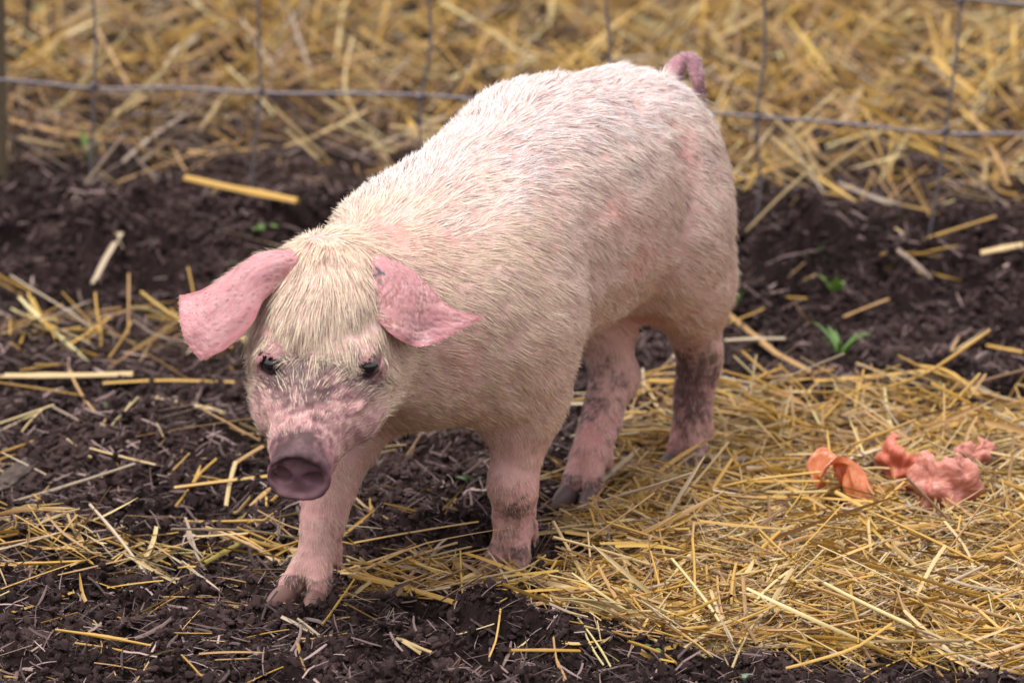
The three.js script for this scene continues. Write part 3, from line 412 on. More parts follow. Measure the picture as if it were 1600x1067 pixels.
// ------------------------------------------------------------------ green shoots
{
  const greens = { grass: [0.12, 0.24, 0.045], fresh: [0.15, 0.28, 0.04], dull: [0.16, 0.24, 0.12], blue: [0.26, 0.36, 0.27] };
  const mats = Object.fromEntries(Object.entries(greens).map(([k, c]) => [k, new THREE.MeshPhysicalMaterial({ color: new THREE.Color().setRGB(...c), roughness: 0.6, transmission: 0.3, side: THREE.DoubleSide })]));
  const leafGeo = (L, w, curl, seed) => { const N = 8, pos = [], idx = []; for (let i = 0; i <= N; i++) { const s = i / N, ww = w * Math.sin(Math.PI * Math.pow(s * 0.96 + 0.03, 0.75)) * 0.5 + 0.0003; const y = L * (s - curl * s * s * 0.5), z = L * curl * s * s * 0.8; pos.push(-ww, y, z, 0, y - ww * 0.35, z + ww * 0.25, ww, y, z); } for (let i = 0; i < N; i++) for (let k = 0; k < 2; k++) { const a = i * 3 + k; idx.push(a, a + 1, a + 3, a + 1, a + 4, a + 3); } const g = new THREE.BufferGeometry(); g.setAttribute('position', new THREE.Float32BufferAttribute(pos, 3)); g.setIndex(idx); g.computeVertexNormals(); return g; };
  const shoot = (px, py, n, L, w, spread, colour, name, label, seed) => {
    const t = new THREE.Group(), r = rngOf(seed); t.position.copy(onGround(px, py)); t.position.y -= 0.002;
    for (let i = 0; i < n; i++) { const m = part(leafGeo(L * (0.65 + 0.5 * r()), w * (0.8 + 0.4 * r()), (name === 'grass_tuft' ? 0.1 : 0.3) + 0.5 * r(), i), mats[colour], name === 'grass_tuft' ? 'blade' : 'leaf', t); m.rotation.set(0, (i / n) * 6.28 + r() * 1.2 + 0.5, 0); m.rotateX(spread * (0.5 + 0.6 * r())); m.position.set((r() - 0.5) * 0.006, 0, (r() - 0.5) * 0.006); }
    put(t, name, { label, category: name === 'grass_tuft' ? 'grass' : 'seedling' });
  };
  shoot(1314, 558, 9, 0.050, 0.0058, 0.42, 'grass', 'grass_tuft', 'fresh green grass tuft on dark soil behind the orange peel', 1);
  shoot(1262, 402, 4, 0.028, 0.012, 0.45, 'fresh', 'seedling', 'bright seedling close under the fence right of the rump', 2);
  shoot(1303, 462, 4, 0.034, 0.012, 0.3, 'fresh', 'seedling', 'bright seedling on the dark bank between fence and grass tuft', 3);
  shoot(1148, 480, 3, 0.032, 0.010, 0.4, 'grass', 'seedling', 'small seedling just behind the hind leg', 4);
  shoot(24, 502, 2, 0.022, 0.016, 1.1, 'blue', 'seedling', 'pale bluish leaf on the dark bank at the left edge', 5);
  shoot(178, 638, 2, 0.012, 0.009, 0.7, 'fresh', 'seedling', 'tiny bright sprout below the thick pale straw at left', 6);
  shoot(206, 645, 2, 0.010, 0.006, 0.7, 'grass', 'seedling', 'tinier dark sprout right of the bright one', 7);
  shoot(510, 142, 5, 0.030, 0.014, 0.8, 'fresh', 'seedling', 'green plant behind the fence above the piglet neck', 8);
  shoot(138, 252, 3, 0.055, 0.008, 0.25, 'fresh', 'seedling', 'upright green blades behind the fence below the middle wire', 9);
  shoot(412, 358, 3, 0.022, 0.014, 0.8, 'grass', 'seedling', 'small green plant at the fence foot above the ear', 10);
  shoot(352, 412, 3, 0.022, 0.010, 0.8, 'dull', 'seedling', 'dull green sprout on the bank above the drooping ear', 11);
  shoot(588, 838, 2, 0.011, 0.009, 0.8, 'grass', 'seedling', 'upper tiny green leaf on soil between the forelegs', 12);
  shoot(571, 856, 3, 0.012, 0.009, 0.9, 'grass', 'seedling', 'lower tiny green leaf on soil beside the forward foreleg', 13);
  shoot(1165, 1062, 3, 0.018, 0.012, 0.9, 'blue', 'seedling', 'bluish green sprout at the bottom edge by the litter', 14);
  shoot(735, 752, 4, 0.026, 0.012, 0.8, 'dull', 'seedling', 'dull green plant behind the standing foreleg', 15);
  shoot(1022, 1014, 2, 0.014, 0.009, 0.8, 'fresh', 'seedling', 'small green leaf at the right end of the dark clod', 16);
  shoot(60, 25, 4, 0.035, 0.012, 0.6, 'fresh', 'seedling', 'green plant far behind the fence near the post', 17);
  shoot(160, 22, 4, 0.03, 0.012, 0.7, 'fresh', 'seedling', 'green plant far behind the fence beside the first stay wire', 18);
  shoot(1412, 345, 3, 0.024, 0.008, 0.5, 'grass', 'seedling', 'thin green sprout at the fence foot near the last stay wire', 19);
  // grey wood chip
  const g = new THREE.SphereGeometry(1, 28, 14), p = g.attributes.position; for (let i = 0; i < p.count; i++) { const x = p.getX(i), y = p.getY(i), z = p.getZ(i), s = 0.8 + 0.3 * n3(x * 2, y * 2, z * 2) + 0.12 * n3(x * 6, y * 6, z * 6); p.setXYZ(i, Math.sign(x) * Math.pow(Math.abs(x), 0.75) * 0.036 * s, Math.sign(y) * Math.pow(Math.abs(y), 0.6) * 0.0065 * s, Math.sign(z) * Math.pow(Math.abs(z), 0.7) * 0.012 * s); } g.computeVertexNormals();
  const a = onGround(0, 772), b = onGround(52, 726), chip = new THREE.Mesh(g, new THREE.MeshStandardMaterial({ color: new THREE.Color(0.24, 0.19, 0.19), map: barkTone, bumpMap: barkTone, bumpScale: 0.002, roughness: 0.85 })); chip.position.copy(a).lerp(b, 0.4); chip.position.y += 0.006; chip.quaternion.copy(layAlong(a, b, 0.3));
  put(chip, 'wood_chip', { label: 'grey weathered wood chip half in the soil at the left edge', category: 'wood chip' });
}

// ------------------------------------------------------------------ the piglet
// Pig axes: f forward, l to its left, u up; it stands turned 30 degrees off the line of sight, head swung a little further round.
const W = (f, l, u) => [-0.5 * f + 0.866 * l, u, 0.866 * f + 0.5 * l];
const SN = V(-0.181, 0.186, 0.415), CR = V(-0.158, 0.274, 0.272);  // snout disc, middle of the skull
const HA = SN.clone().sub(CR).normalize(), HB = V(HA.z, 0, -HA.x).normalize(), HC = V().crossVectors(HA, HB);
const HL = SN.distanceTo(CR);
const H = (a, b, c) => { const p = CR.clone().addScaledVector(HA, a).addScaledVector(HB, b).addScaledVector(HC, c); return [p.x, p.y, p.z]; };
const prims = [];
function cone(a, b, r1, r2, k) { const d = [b[0] - a[0], b[1] - a[1], b[2] - a[2]]; prims.push({ t: 0, a, d, dd: 1 / Math.max(1e-9, d[0] * d[0] + d[1] * d[1] + d[2] * d[2]), r1, dr: r2 - r1, k }); }
const PF = [W(1, 0, 0), W(0, 1, 0), [0, 1, 0]], HF = [HA.toArray(), HB.toArray(), HC.toArray()];
function ell(c, r, k, fr = PF, tilt = 0) {
  let [x, y, z] = fr; if (tilt) { const cs = Math.cos(tilt), sn = Math.sin(tilt), nx = x.map((v, i) => v * cs + z[i] * sn), nz = z.map((v, i) => z[i] * cs - x[i] * sn); x = nx; z = nz; }
  prims.push({ t: 1, c, x, y, z, r, k });
}
// trunk
ell(W(-0.185, 0.012, 0.302), [0.110, 0.092, 0.106], 0.02);
ell(W(-0.06, 0.006, 0.295), [0.155, 0.102, 0.120], 0.05);
ell(W(-0.045, 0.0, 0.312), [0.105, 0.085, 0.104], 0.04);
ell(W(0.08, 0.0, 0.274), [0.125, 0.092, 0.117], 0.05);
ell(W(0.17, 0.0, 0.240), [0.075, 0.072, 0.082], 0.05);
cone(W(0.12, 0, 0.275), H(-0.035, 0, -0.004), 0.078, 0.058, 0.05);       // neck
cone(W(0.15, 0, 0.24), H(-0.01, 0, -0.045), 0.075, 0.05, 0.05);      // throat
// haunches and shoulders
ell(W(-0.208, 0.058, 0.260), [0.064, 0.038, 0.085], 0.028, PF, 0.1);
ell(W(-0.19, -0.035, 0.260), [0.064, 0.038, 0.085], 0.028, PF, 0.1);
ell(W(0.105, 0.062, 0.25), [0.062, 0.038, 0.095], 0.05, PF, -0.2);
ell(W(0.13, -0.062, 0.25), [0.062, 0.038, 0.095], 0.05, PF, -0.2);
// legs: [points], radii
function leg(pts, rs, ks) { for (let i = 0; i < pts.length - 1; i++) cone(W(...pts[i]), W(...pts[i + 1]), rs[i], rs[i + 1], ks[i] ?? 0.02); }
leg([[0.10, 0.066, 0.235], [0.088, 0.064, 0.165], [0.100, 0.060, 0.088], [0.097, 0.058, 0.042]], [0.042, 0.031, 0.0205, 0.0185], [0.05, 0.02, 0.008]);
ell(W(0.107, 0.060, 0.086), [0.0205, 0.0215, 0.025], 0.008);
leg([[0.13, -0.062, 0.235], [0.15, -0.062, 0.165], [0.226, -0.060, 0.092], [0.250, -0.057, 0.045]], [0.042, 0.031, 0.0215, 0.0185], [0.05, 0.02, 0.008]);
leg([[-0.19, 0.055, 0.25], [-0.226, 0.060, 0.202], [-0.266, 0.054, 0.118], [-0.258, 0.050, 0.045]], [0.056, 0.036, 0.0215, 0.0185], [0.05, 0.035, 0.012]);
leg([[-0.18, -0.03, 0.25], [-0.175, -0.02, 0.205], [-0.185, 0.006, 0.108], [-0.13, 0.010, 0.045]], [0.055, 0.034, 0.0215, 0.0185], [0.05, 0.035, 0.012]);
// feet: two toes and two dew claws each; hooves follow as meshes of their own
const HOOVES = [];
function foot(f, l, yaw, fet, splay, pitchUp = 0) {
  const cy = Math.cos(yaw), sy = Math.sin(yaw);
  for (const s of [-1, 1]) {
    const at = (df, dl, u) => W(f + df * cy - dl * sy, l + df * sy + dl * cy, u);
    cone(W(...fet), at(0.002, s * 0.0100 * splay, 0.02), 0.0165, 0.0110, 0.002);
    cone(at(0.002, s * 0.0100 * splay, 0.022), at(0.010, s * 0.0118 * splay, 0.014), 0.0110, 0.008, 0.002);
    const bf = fet[0] - 0.014 * cy, bl = fet[1] - 0.014 * sy;
    cone(W(bf - s * 0.010 * sy, bl + s * 0.010 * cy, 0.044), W(bf - 0.003 * cy - s * 0.012 * sy, bl - 0.003 * sy + s * 0.012 * cy, 0.030), 0.0065, 0.0038, 0.006);
    HOOVES.push({ p: at(0.0175, s * 0.0125 * splay, 0), yaw: yaw + s * 0.16 * splay, s });
  }
}
foot(0.102, 0.057, 0.05, [0.097, 0.058, 0.044], 1.0);
foot(0.270, -0.055, 0.0, [0.250, -0.057, 0.047], 1.35);
foot(-0.25, 0.050, 0.0, [-0.258, 0.050, 0.047], 1.0);
foot(-0.115, 0.012, 0.1, [-0.13, 0.010, 0.047], 1.0);
// head
ell(H(-0.005, 0, 0.0), [0.074, 0.057, 0.069], 0.04, HF);
ell(H(0.0, 0, 0.045), [0.055, 0.045, 0.028], 0.03, HF);
for (const s of [-1, 1]) {
  ell(H(-0.014, s * 0.033, -0.036), [0.056, 0.031, 0.042], 0.03, HF);   // jowl
  ell(H(0.05, s * 0.040, 0.028), [0.022, 0.013, 0.014], 0.02, HF);     // brow
  ell(H(0.058, s * 0.036, -0.016), [0.045, 0.022, 0.026], 0.03, HF);   // cheekbone
}
cone(H(0.03, 0, -0.006), H(0.135, 0, 0.002), 0.054, 0.0295, 0.03);   // muzzle
cone(H(0.02, 0, -0.045), H(0.128, 0, -0.024), 0.037, 0.019, 0.02);   // lower jaw
const SR = 0.0255;
cone(H(HL - 0.036, 0, 0.002), H(HL - 0.021, 0, 0.001), 0.025, 0.0195, 0.012);
// tail: a loop that falls back down
const TAIL = [W(-0.270, 0.006, 0.352), W(-0.288, 0.008, 0.377), W(-0.298, 0.014, 0.392), W(-0.296, 0.027, 0.395), W(-0.292, 0.036, 0.380), W(-0.293, 0.037, 0.358), W(-0.295, 0.034, 0.338)];
const TR = [0.014, 0.0105, 0.0088, 0.0076, 0.0066, 0.0058, 0.005];
{ const tc = new THREE.CatmullRomCurve3(TAIL.map((p) => V(...p))), N = 22, rad = (t) => { const k = t * 6, i = Math.min(5, Math.floor(k)); return mix(TR[i], TR[i + 1], k - i); }; for (let i = 0; i < N; i++) cone(tc.getPoint(i / N).toArray(), tc.getPoint((i + 1) / N).toArray(), rad(i / N), rad((i + 1) / N), i > 2 ? 0.0012 : 0.012); }

const smin = (a, b, k) => { const h = k - Math.abs(a - b); return h > 0 ? Math.min(a, b) - h * h / (4 * k) : Math.min(a, b); };
function headLocal(x, y, z) { const dx = x - CR.x, dy = y - CR.y, dz = z - CR.z; return [dx * HA.x + dy * HA.y + dz * HA.z, dx * HB.x + dy * HB.y + dz * HB.z, dx * HC.x + dy * HC.y + dz * HC.z]; }
function sdfBase(x, y, z) {
  let d = 1;
  for (let i = 0; i < prims.length; i++) {
    const p = prims[i]; let e;
    if (p.t === 0) {
      const px = x - p.a[0], py = y - p.a[1], pz = z - p.a[2], D = p.d;
      let t = (px * D[0] + py * D[1] + pz * D[2]) * p.dd; t = t < 0 ? 0 : t > 1 ? 1 : t;
      const qx = px - D[0] * t, qy = py - D[1] * t, qz = pz - D[2] * t;
      e = Math.sqrt(qx * qx + qy * qy + qz * qz) - p.r1 - p.dr * t;
    } else {
      const px = x - p.c[0], py = y - p.c[1], pz = z - p.c[2], r = p.r;
      const a = (px * p.x[0] + py * p.x[1] + pz * p.x[2]) / r[0], b = (px * p.y[0] + py * p.y[1] + pz * p.y[2]) / r[1], c = (px * p.z[0] + py * p.z[1] + pz * p.z[2]) / r[2];
      const k0 = Math.sqrt(a * a + b * b + c * c), a1 = a / r[0], b1 = b / r[1], c1 = c / r[2];
      e = k0 < 1e-6 ? -Math.min(r[0], r[1], r[2]) : k0 * (k0 - 1) / Math.sqrt(a1 * a1 + b1 * b1 + c1 * c1);
    }
    d = smin(d, e, p.k);
  }
  return d;
}
// eyes: found where the lines of sight meet the head
const EYES = [];
for (const [px, py] of [[583, 572], [421, 566]]) {
  const d = rayDir(px, py); let t = 4.0; for (let i = 0; i < 80; i++) { const p = camPos.clone().addScaledVector(d, t), s = sdfBase(p.x, p.y, p.z); if (s < 0.0003) break; t += s * 0.8; }
  const p = camPos.clone().addScaledVector(d, t), hl = headLocal(p.x, p.y, p.z), e = 1e-3;
  const n = V(sdfBase(p.x + e, p.y, p.z) - sdfBase(p.x - e, p.y, p.z), sdfBase(p.x, p.y + e, p.z) - sdfBase(p.x, p.y - e, p.z), sdfBase(p.x, p.y, p.z + e) - sdfBase(p.x, p.y, p.z - e)).normalize();
  EYES.push({ p, n, side: Math.sign(hl[1]), c: p.clone().addScaledVector(n, -0.0066) });
}
// rubbed patches where the red skin shows: flank before the haunch, side of the neck, shoulder
const BARE = [[1005, 395, 0.034], [960, 330, 0.022], [602, 362, 0.028], [720, 560, 0.022], [1075, 230, 0.026], [1000, 500, 0.03]].map(([px, py, r]) => { const d = rayDir(px, py); let t = 4; for (let i = 0; i < 90; i++) { const p = camPos.clone().addScaledVector(d, t), s = sdfBase(p.x, p.y, p.z); if (s < 0.0004) break; t += s * 0.8; } return { p: camPos.clone().addScaledVector(d, t), r }; });
function sdf(x, y, z) {
  let d = sdfBase(x, y, z);
  const dx = x - CR.x, dy = y - CR.y, dz = z - CR.z;
  if (dx * dx + dy * dy + dz * dz < 0.06) {
    const a = dx * HA.x + dy * HA.y + dz * HA.z, b = dx * HB.x + dy * HB.y + dz * HB.z, c = dx * HC.x + dy * HC.y + dz * HC.z;
    if (a > 0.05) {                                                  // snout: flat disc with a rim, nostrils
      const ax = a - (HL - 0.001) + 0.28 * c, rr = Math.hypot(b * 0.96, (c - 0.002) * 1.16);
      const disc = Math.max(Math.abs(ax + 0.0095 - 0.0025 * smooth(0.006, -0.016, c)) - 0.0075, rr - SR);
      const rim = Math.hypot(ax - 0.0008, rr - SR + 0.0014) - 0.0036;
      d = smin(d, smin(disc, rim, 0.003), 0.006);
      for (const s of [-1, 1]) { const nb = b - s * 0.0128, nc = c + 0.001, ns = Math.max(Math.hypot(nb * 0.82 + nc * s * 0.2, nc * 1.05) - 0.0068, -ax - 0.026); d = -smin(-d, ns, 0.002); }
      const mouth = Math.hypot((c + 0.03 - (HL - a) * 0.10) * 1.0, Math.max(0, a - HL + 0.012), Math.max(0, 0.05 - a) ) - 0.0016; if (Math.abs(b) > 0.012) d = -smin(-d, mouth, 0.004);
      d += 0.0012 * Math.sin(a * 420 + 3 * Math.sin(b * 90)) * smooth(0.09, 0.13, a) * smooth(HL - 0.02, HL - 0.045, a) * smooth(0.0, 0.03, c);      // wrinkles over the snout
    }
    for (const E of EYES) {
      const ex = x - E.c.x, ey = y - E.c.y, ez = z - E.c.z, L = Math.sqrt(ex * ex + ey * ey + ez * ez); if (L > 0.05) continue;
      const dn = ex * E.n.x + ey * E.n.y + ez * E.n.z;
      d = smin(d, L - 0.0126, 0.009);                                // lid mound
      const up = ex * HC.x + ey * HC.y + ez * HC.z, lat = ex * HB.x + ey * HB.y + ez * HB.z;
      const slit = Math.hypot(lat * 0.72, (up - 0.0022) * 1.08) - 0.0080, open = Math.max(slit, -dn);
      d = -smin(-d, Math.max(open, L - 0.02), 0.002);
      const bag = Math.hypot(lat * 0.55, up + 0.0150, dn - 0.004) - 0.0016; d = smin(d, bag, 0.008);
    }
  }
  const f = -0.5 * x + 0.866 * z, l = 0.866 * x + 0.5 * z;              // folds: behind the jowl, behind the shoulder, before the haunch
  if (y > 0.15 && y < 0.4 && f < 0.26) { const wob = 0.006 * n3(y * 22, l * 12, 5), side = smooth(0.03, 0.06, Math.abs(l));
    const fold = (f0, w, lo, hi) => Math.exp(-(((f - f0 - wob) / w) ** 2)) * smooth(lo, lo + 0.03, y) * smooth(hi, hi - 0.05, y);
    d += side * (0.0022 * fold(0.205 + 0.25 * (y - 0.27), 0.011, 0.17, 0.36) + 0.0014 * fold(0.178 + 0.3 * (y - 0.27), 0.008, 0.17, 0.33) + 0.0026 * fold(0.035 - 0.25 * (y - 0.25), 0.014, 0.15, 0.32) + 0.0042 * fold(-0.138 - 0.1 * (y - 0.25), 0.013, 0.16, 0.37) - 0.0026 * fold(-0.165, 0.014, 0.17, 0.34)); }
  d += 0.0016 * n3(x * 24, y * 24, z * 24) + 0.0006 * n3(x * 70, y * 70, z * 70);
  return d;
}
function meshField(fn, lo, hi, cell) {                               // surface nets on a narrow band
  const nx = Math.ceil((hi[0] - lo[0]) / cell) + 1, ny = Math.ceil((hi[1] - lo[1]) / cell) + 1, nz = Math.ceil((hi[2] - lo[2]) / cell) + 1, B = 8;
  const val = new Float32Array(nx * ny * nz).fill(NaN), id = (i, j, k) => (k * ny + j) * nx + i;
  const get = (i, j, k) => { const q = id(i, j, k); let v = val[q]; if (v !== v) v = val[q] = fn(lo[0] + i * cell, lo[1] + j * cell, lo[2] + k * cell); return v; };
  const vid = new Map(), pos = [], idx = [];
  const cells = [];
  for (let K = 0; K < nz - 1; K += B) for (let J = 0; J < ny - 1; J += B) for (let I = 0; I < nx - 1; I += B) {
    const c = fn(lo[0] + (I + B / 2) * cell, lo[1] + (J + B / 2) * cell, lo[2] + (K + B / 2) * cell); if (Math.abs(c) > B * cell * 0.87 * 1.9) continue;
    for (let k = K; k < Math.min(K + B, nz - 1); k++) for (let j = J; j < Math.min(J + B, ny - 1); j++) for (let i = I; i < Math.min(I + B, nx - 1); i++) {
      let m = 0, sx = 0, sy = 0, sz = 0, n = 0; const v = [];
      for (let q = 0; q < 8; q++) { const w = get(i + (q & 1), j + ((q >> 1) & 1), k + (q >> 2)); v.push(w); if (w < 0) m |= 1 << q; }
      if (m === 0 || m === 255) continue;
      for (let q = 0; q < 8; q++) for (const b of [1, 2, 4]) if (!(q & b)) { const r = q | b; if ((v[q] < 0) !== (v[r] < 0)) { const t = v[q] / (v[q] - v[r]); sx += (q & 1) + (b === 1 ? t : 0); sy += ((q >> 1) & 1) + (b === 2 ? t : 0); sz += (q >> 2) + (b === 4 ? t : 0); n++; } }
      vid.set(id(i, j, k), pos.length / 3); pos.push(lo[0] + (i + sx / n) * cell, lo[1] + (j + sy / n) * cell, lo[2] + (k + sz / n) * cell); cells.push(i, j, k);
    }
  }
  for (let q = 0; q < cells.length; q += 3) {
    const i = cells[q], j = cells[q + 1], k = cells[q + 2], v0 = get(i, j, k) < 0;
    const quad = (a, b, c, d, flip) => { a = vid.get(a); b = vid.get(b); c = vid.get(c); d = vid.get(d); if (a === undefined || b === undefined || c === undefined || d === undefined) return; flip ? idx.push(a, c, b, a, d, c) : idx.push(a, b, c, a, c, d); };
    if (j && k && v0 !== (get(i + 1, j, k) < 0)) quad(id(i, j - 1, k - 1), id(i, j, k - 1), id(i, j, k), id(i, j - 1, k), !v0);
    if (i && k && v0 !== (get(i, j + 1, k) < 0)) quad(id(i - 1, j, k - 1), id(i - 1, j, k), id(i, j, k), id(i, j, k - 1), !v0);
    if (i && j && v0 !== (get(i, j, k + 1) < 0)) quad(id(i - 1, j - 1, k), id(i, j - 1, k), id(i, j, k), id(i - 1, j, k), !v0);
  }
  const nor = new Float32Array(pos.length), e = 0.0012;
  for (let q = 0; q < pos.length; q += 3) for (let it = 0; it < 3; it++) {
    const x = pos[q], y = pos[q + 1], z = pos[q + 2];
    const gx = fn(x + e, y, z) - fn(x - e, y, z), gy = fn(x, y + e, z) - fn(x, y - e, z), gz = fn(x, y, z + e) - fn(x, y, z - e), L = Math.hypot(gx, gy, gz) || 1;
    if (it === 2) { nor.set([gx / L, gy / L, gz / L], q); break; }
    const s = clamp(fn(x, y, z) / Math.max(0.4, L / (2 * e)), -cell * 0.5, cell * 0.5) / L; pos[q] -= gx * s; pos[q + 1] -= gy * s; pos[q + 2] -= gz * s;
  }
  return { pos: new Float32Array(pos), nor, idx };
}
const bodyMesh = meshField(sdf, [-0.3, -0.004, -0.42], [0.3, 0.45, 0.46], 0.0027);
console.log('body triangles', bodyMesh.idx.length / 3);

// ears: thick curved flaps growing out of the skull
function earShell(rows, bulge, thick, round) {                              // rows: [[edgeA, edgeB], ...] from root to tip
  const NU = 68, NV = 44, top = [], nrm = [];
  const curve = (k) => new THREE.CatmullRomCurve3(rows.map((r) => r[k])), ca = curve(0), cb = curve(1);
  const P = (u0, v) => {
    const u = u0 * (1 - 0.07 * Math.abs(2 * v - 1) ** 3 * (v < 0.5 ? 1 : round));
    const a = ca.getPoint(u), b = cb.getPoint(u), m = a.clone().lerp(b, v), w = a.distanceTo(b);
    const across = b.clone().sub(a).normalize(), along = ca.getTangent(u).lerp(cb.getTangent(u), v).normalize(), n = V().crossVectors(along, across).normalize();
    if (n.z < 0) n.negate();
    const arch = bulge(u, v) * w; m.addScaledVector(n, arch + 0.0012 * n3(u * 3, v * 3, rows[0][0].x * 50) + 0.0005 * n3(u * 11, v * 11, 3)); return m;
  };
  const e = 0.004;
  for (let i = 0; i <= NU; i++) for (let j = 0; j <= NV; j++) {
    const u = i / NU, v = j / NV, p = P(u, v), du = P(Math.min(1, u + e), v).sub(P(Math.max(0, u - e), v)), dv = P(u, Math.min(1, v + e)).sub(P(u, Math.max(0, v - e)));
    const n = V().crossVectors(du, dv).normalize(); if (n.dot(camPos.clone().sub(p)) < 0 && i > 8) n.negate(); top.push(p); nrm.push(n);
  }
  const pos = [], nor = [], idx = [], st = NV + 1, N = (NU + 1) * st, edge = (i, j) => Math.min(1, Math.min((NU - i) / 4.4, Math.min(j, NV - j) / 4.4));
  for (const s of [1, -1]) for (let i = 0; i <= NU; i++) for (let j = 0; j <= NV; j++) { const q = i * st + j, t = thick * (0.5 + 0.5 * (1 - i / NU)) * Math.sqrt(0.12 + 0.88 * edge(i, j)); const p = top[q].clone().addScaledVector(nrm[q], s * t / 2); pos.push(p.x, p.y, p.z); nor.push(nrm[q].x * s, nrm[q].y * s, nrm[q].z * s); }
  for (let i = 0; i < NU; i++) for (let j = 0; j < NV; j++) { const a = i * st + j, b = a + 1, c = a + st, d = c + 1; idx.push(a, c, b, b, c, d, a + N, b + N, c + N, b + N, d + N, c + N); }
  const rim = []; for (let i = 0; i <= NU; i++) rim.push(i * st); for (let j = 1; j <= NV; j++) rim.push(NU * st + j); for (let i = NU - 1; i >= 0; i--) rim.push(i * st + NV);
  for (let i = 0; i < rim.length - 1; i++) idx.push(rim[i], rim[i] + N, rim[i + 1], rim[i + 1], rim[i] + N, rim[i + 1] + N);
  return { pos: new Float32Array(pos), nor: new Float32Array(nor), idx, uN: NU, vN: NV };
}
const earR = earShell([[atZ(462, 408, 0.262), atZ(462, 452, 0.288)], [atZ(437, 397, 0.27), atZ(438, 452, 0.305)], [atZ(404, 398, 0.278), atZ(412, 470, 0.325)], [atZ(362, 424, 0.283), atZ(392, 508, 0.338)], [atZ(318, 452, 0.285), atZ(352, 545, 0.342)], [atZ(291, 460, 0.285), atZ(326, 559, 0.338)], [atZ(272, 463, 0.284), atZ(305, 566, 0.332)]],
  (u, v) => (0.58 * (1 - u) ** 2.2 + 0.13) * Math.sin(Math.PI * v) - 0.06 * u * (v > 0.5 ? 0 : Math.sin(v * 2 * Math.PI)), 0.005, 1);
const earL = earShell([[atZ(556, 440, 0.292), atZ(580, 410, 0.262)], [atZ(564, 456, 0.306), atZ(618, 412, 0.265)], [atZ(574, 478, 0.318), atZ(645, 424, 0.27)], [atZ(590, 502, 0.326), atZ(668, 446, 0.275)], [atZ(613, 525, 0.328), atZ(690, 470, 0.277)], [atZ(640, 539, 0.32), atZ(717, 486, 0.278)], [atZ(668, 545, 0.315), atZ(752, 496, 0.275)]],
  (u, v) => (0.34 * (1 - u) ** 1.5 + 0.10 - 0.16 * u) * Math.sin(Math.PI * v), 0.005, 0);

// colours of skin and bristle that belong to the animal: pink skin, dark mud patches with broken outlines
const fur = (p, s) => n3(p[0] * s, p[1] * s, p[2] * s);
function pigLocal(x, y, z) { return [-0.5 * x + 0.866 * z, 0.866 * x + 0.5 * z, y]; }
function muddy(x, y, z) {                                            // 0..1 dried mud
  const p = [x, y, z], g = 0.4 * fur(p, 38) + 0.5 * fur(p, 95) + 0.45 * fur(p, 210), [a, b, c] = headLocal(x, y, z), [f, l, u] = pigLocal(x, y, z);
  const spot = (cx, cy, cz, r, k) => k * Math.exp(-((x - cx) ** 2 + (y - cy) ** 2 + (z - cz) ** 2) / (r * r));
  let m = 0;
  for (const E of EYES) m += spot(E.p.x - E.side * 0.002, E.p.y - 0.016, E.p.z, 0.017, 0.95) + spot(E.p.x - E.side * 0.014, E.p.y - 0.002, E.p.z, 0.014, 0.45);
  if (a > 0.02 && a < 0.2) m += 0.8 * Math.exp(-(((a - 0.10) / 0.04) ** 2)) * smooth(0.05, 0.01, Math.abs(b - 0.004)) * smooth(-0.01, 0.03, c) + 0.7 * smooth(HL - 0.035, HL - 0.02, a) * smooth(0.0, 0.02, c);
  const hock = W(-0.262, 0.052, 0.10); m += spot(hock[0], hock[1] + 0.01, hock[2] + 0.02, 0.03, 1.0) + spot(hock[0] - 0.012, hock[1] - 0.03, hock[2] + 0.02, 0.03, 0.7);
  const hr = W(-0.17, 0.0, 0.09); m += spot(hr[0] - 0.02, hr[1] + 0.01, hr[2], 0.045, 0.75);
  const cf = W(0.118, 0.075, 0.06); m += spot(cf[0], cf[1], cf[2], 0.025, 0.55);
  m += smooth(0.15, 0.05, u) * 0.2; if (u < 0.03) m += 0.45; 
  return clamp((m + g * 0.6) * 1.5 - 0.42) * clamp(m * 3);
}
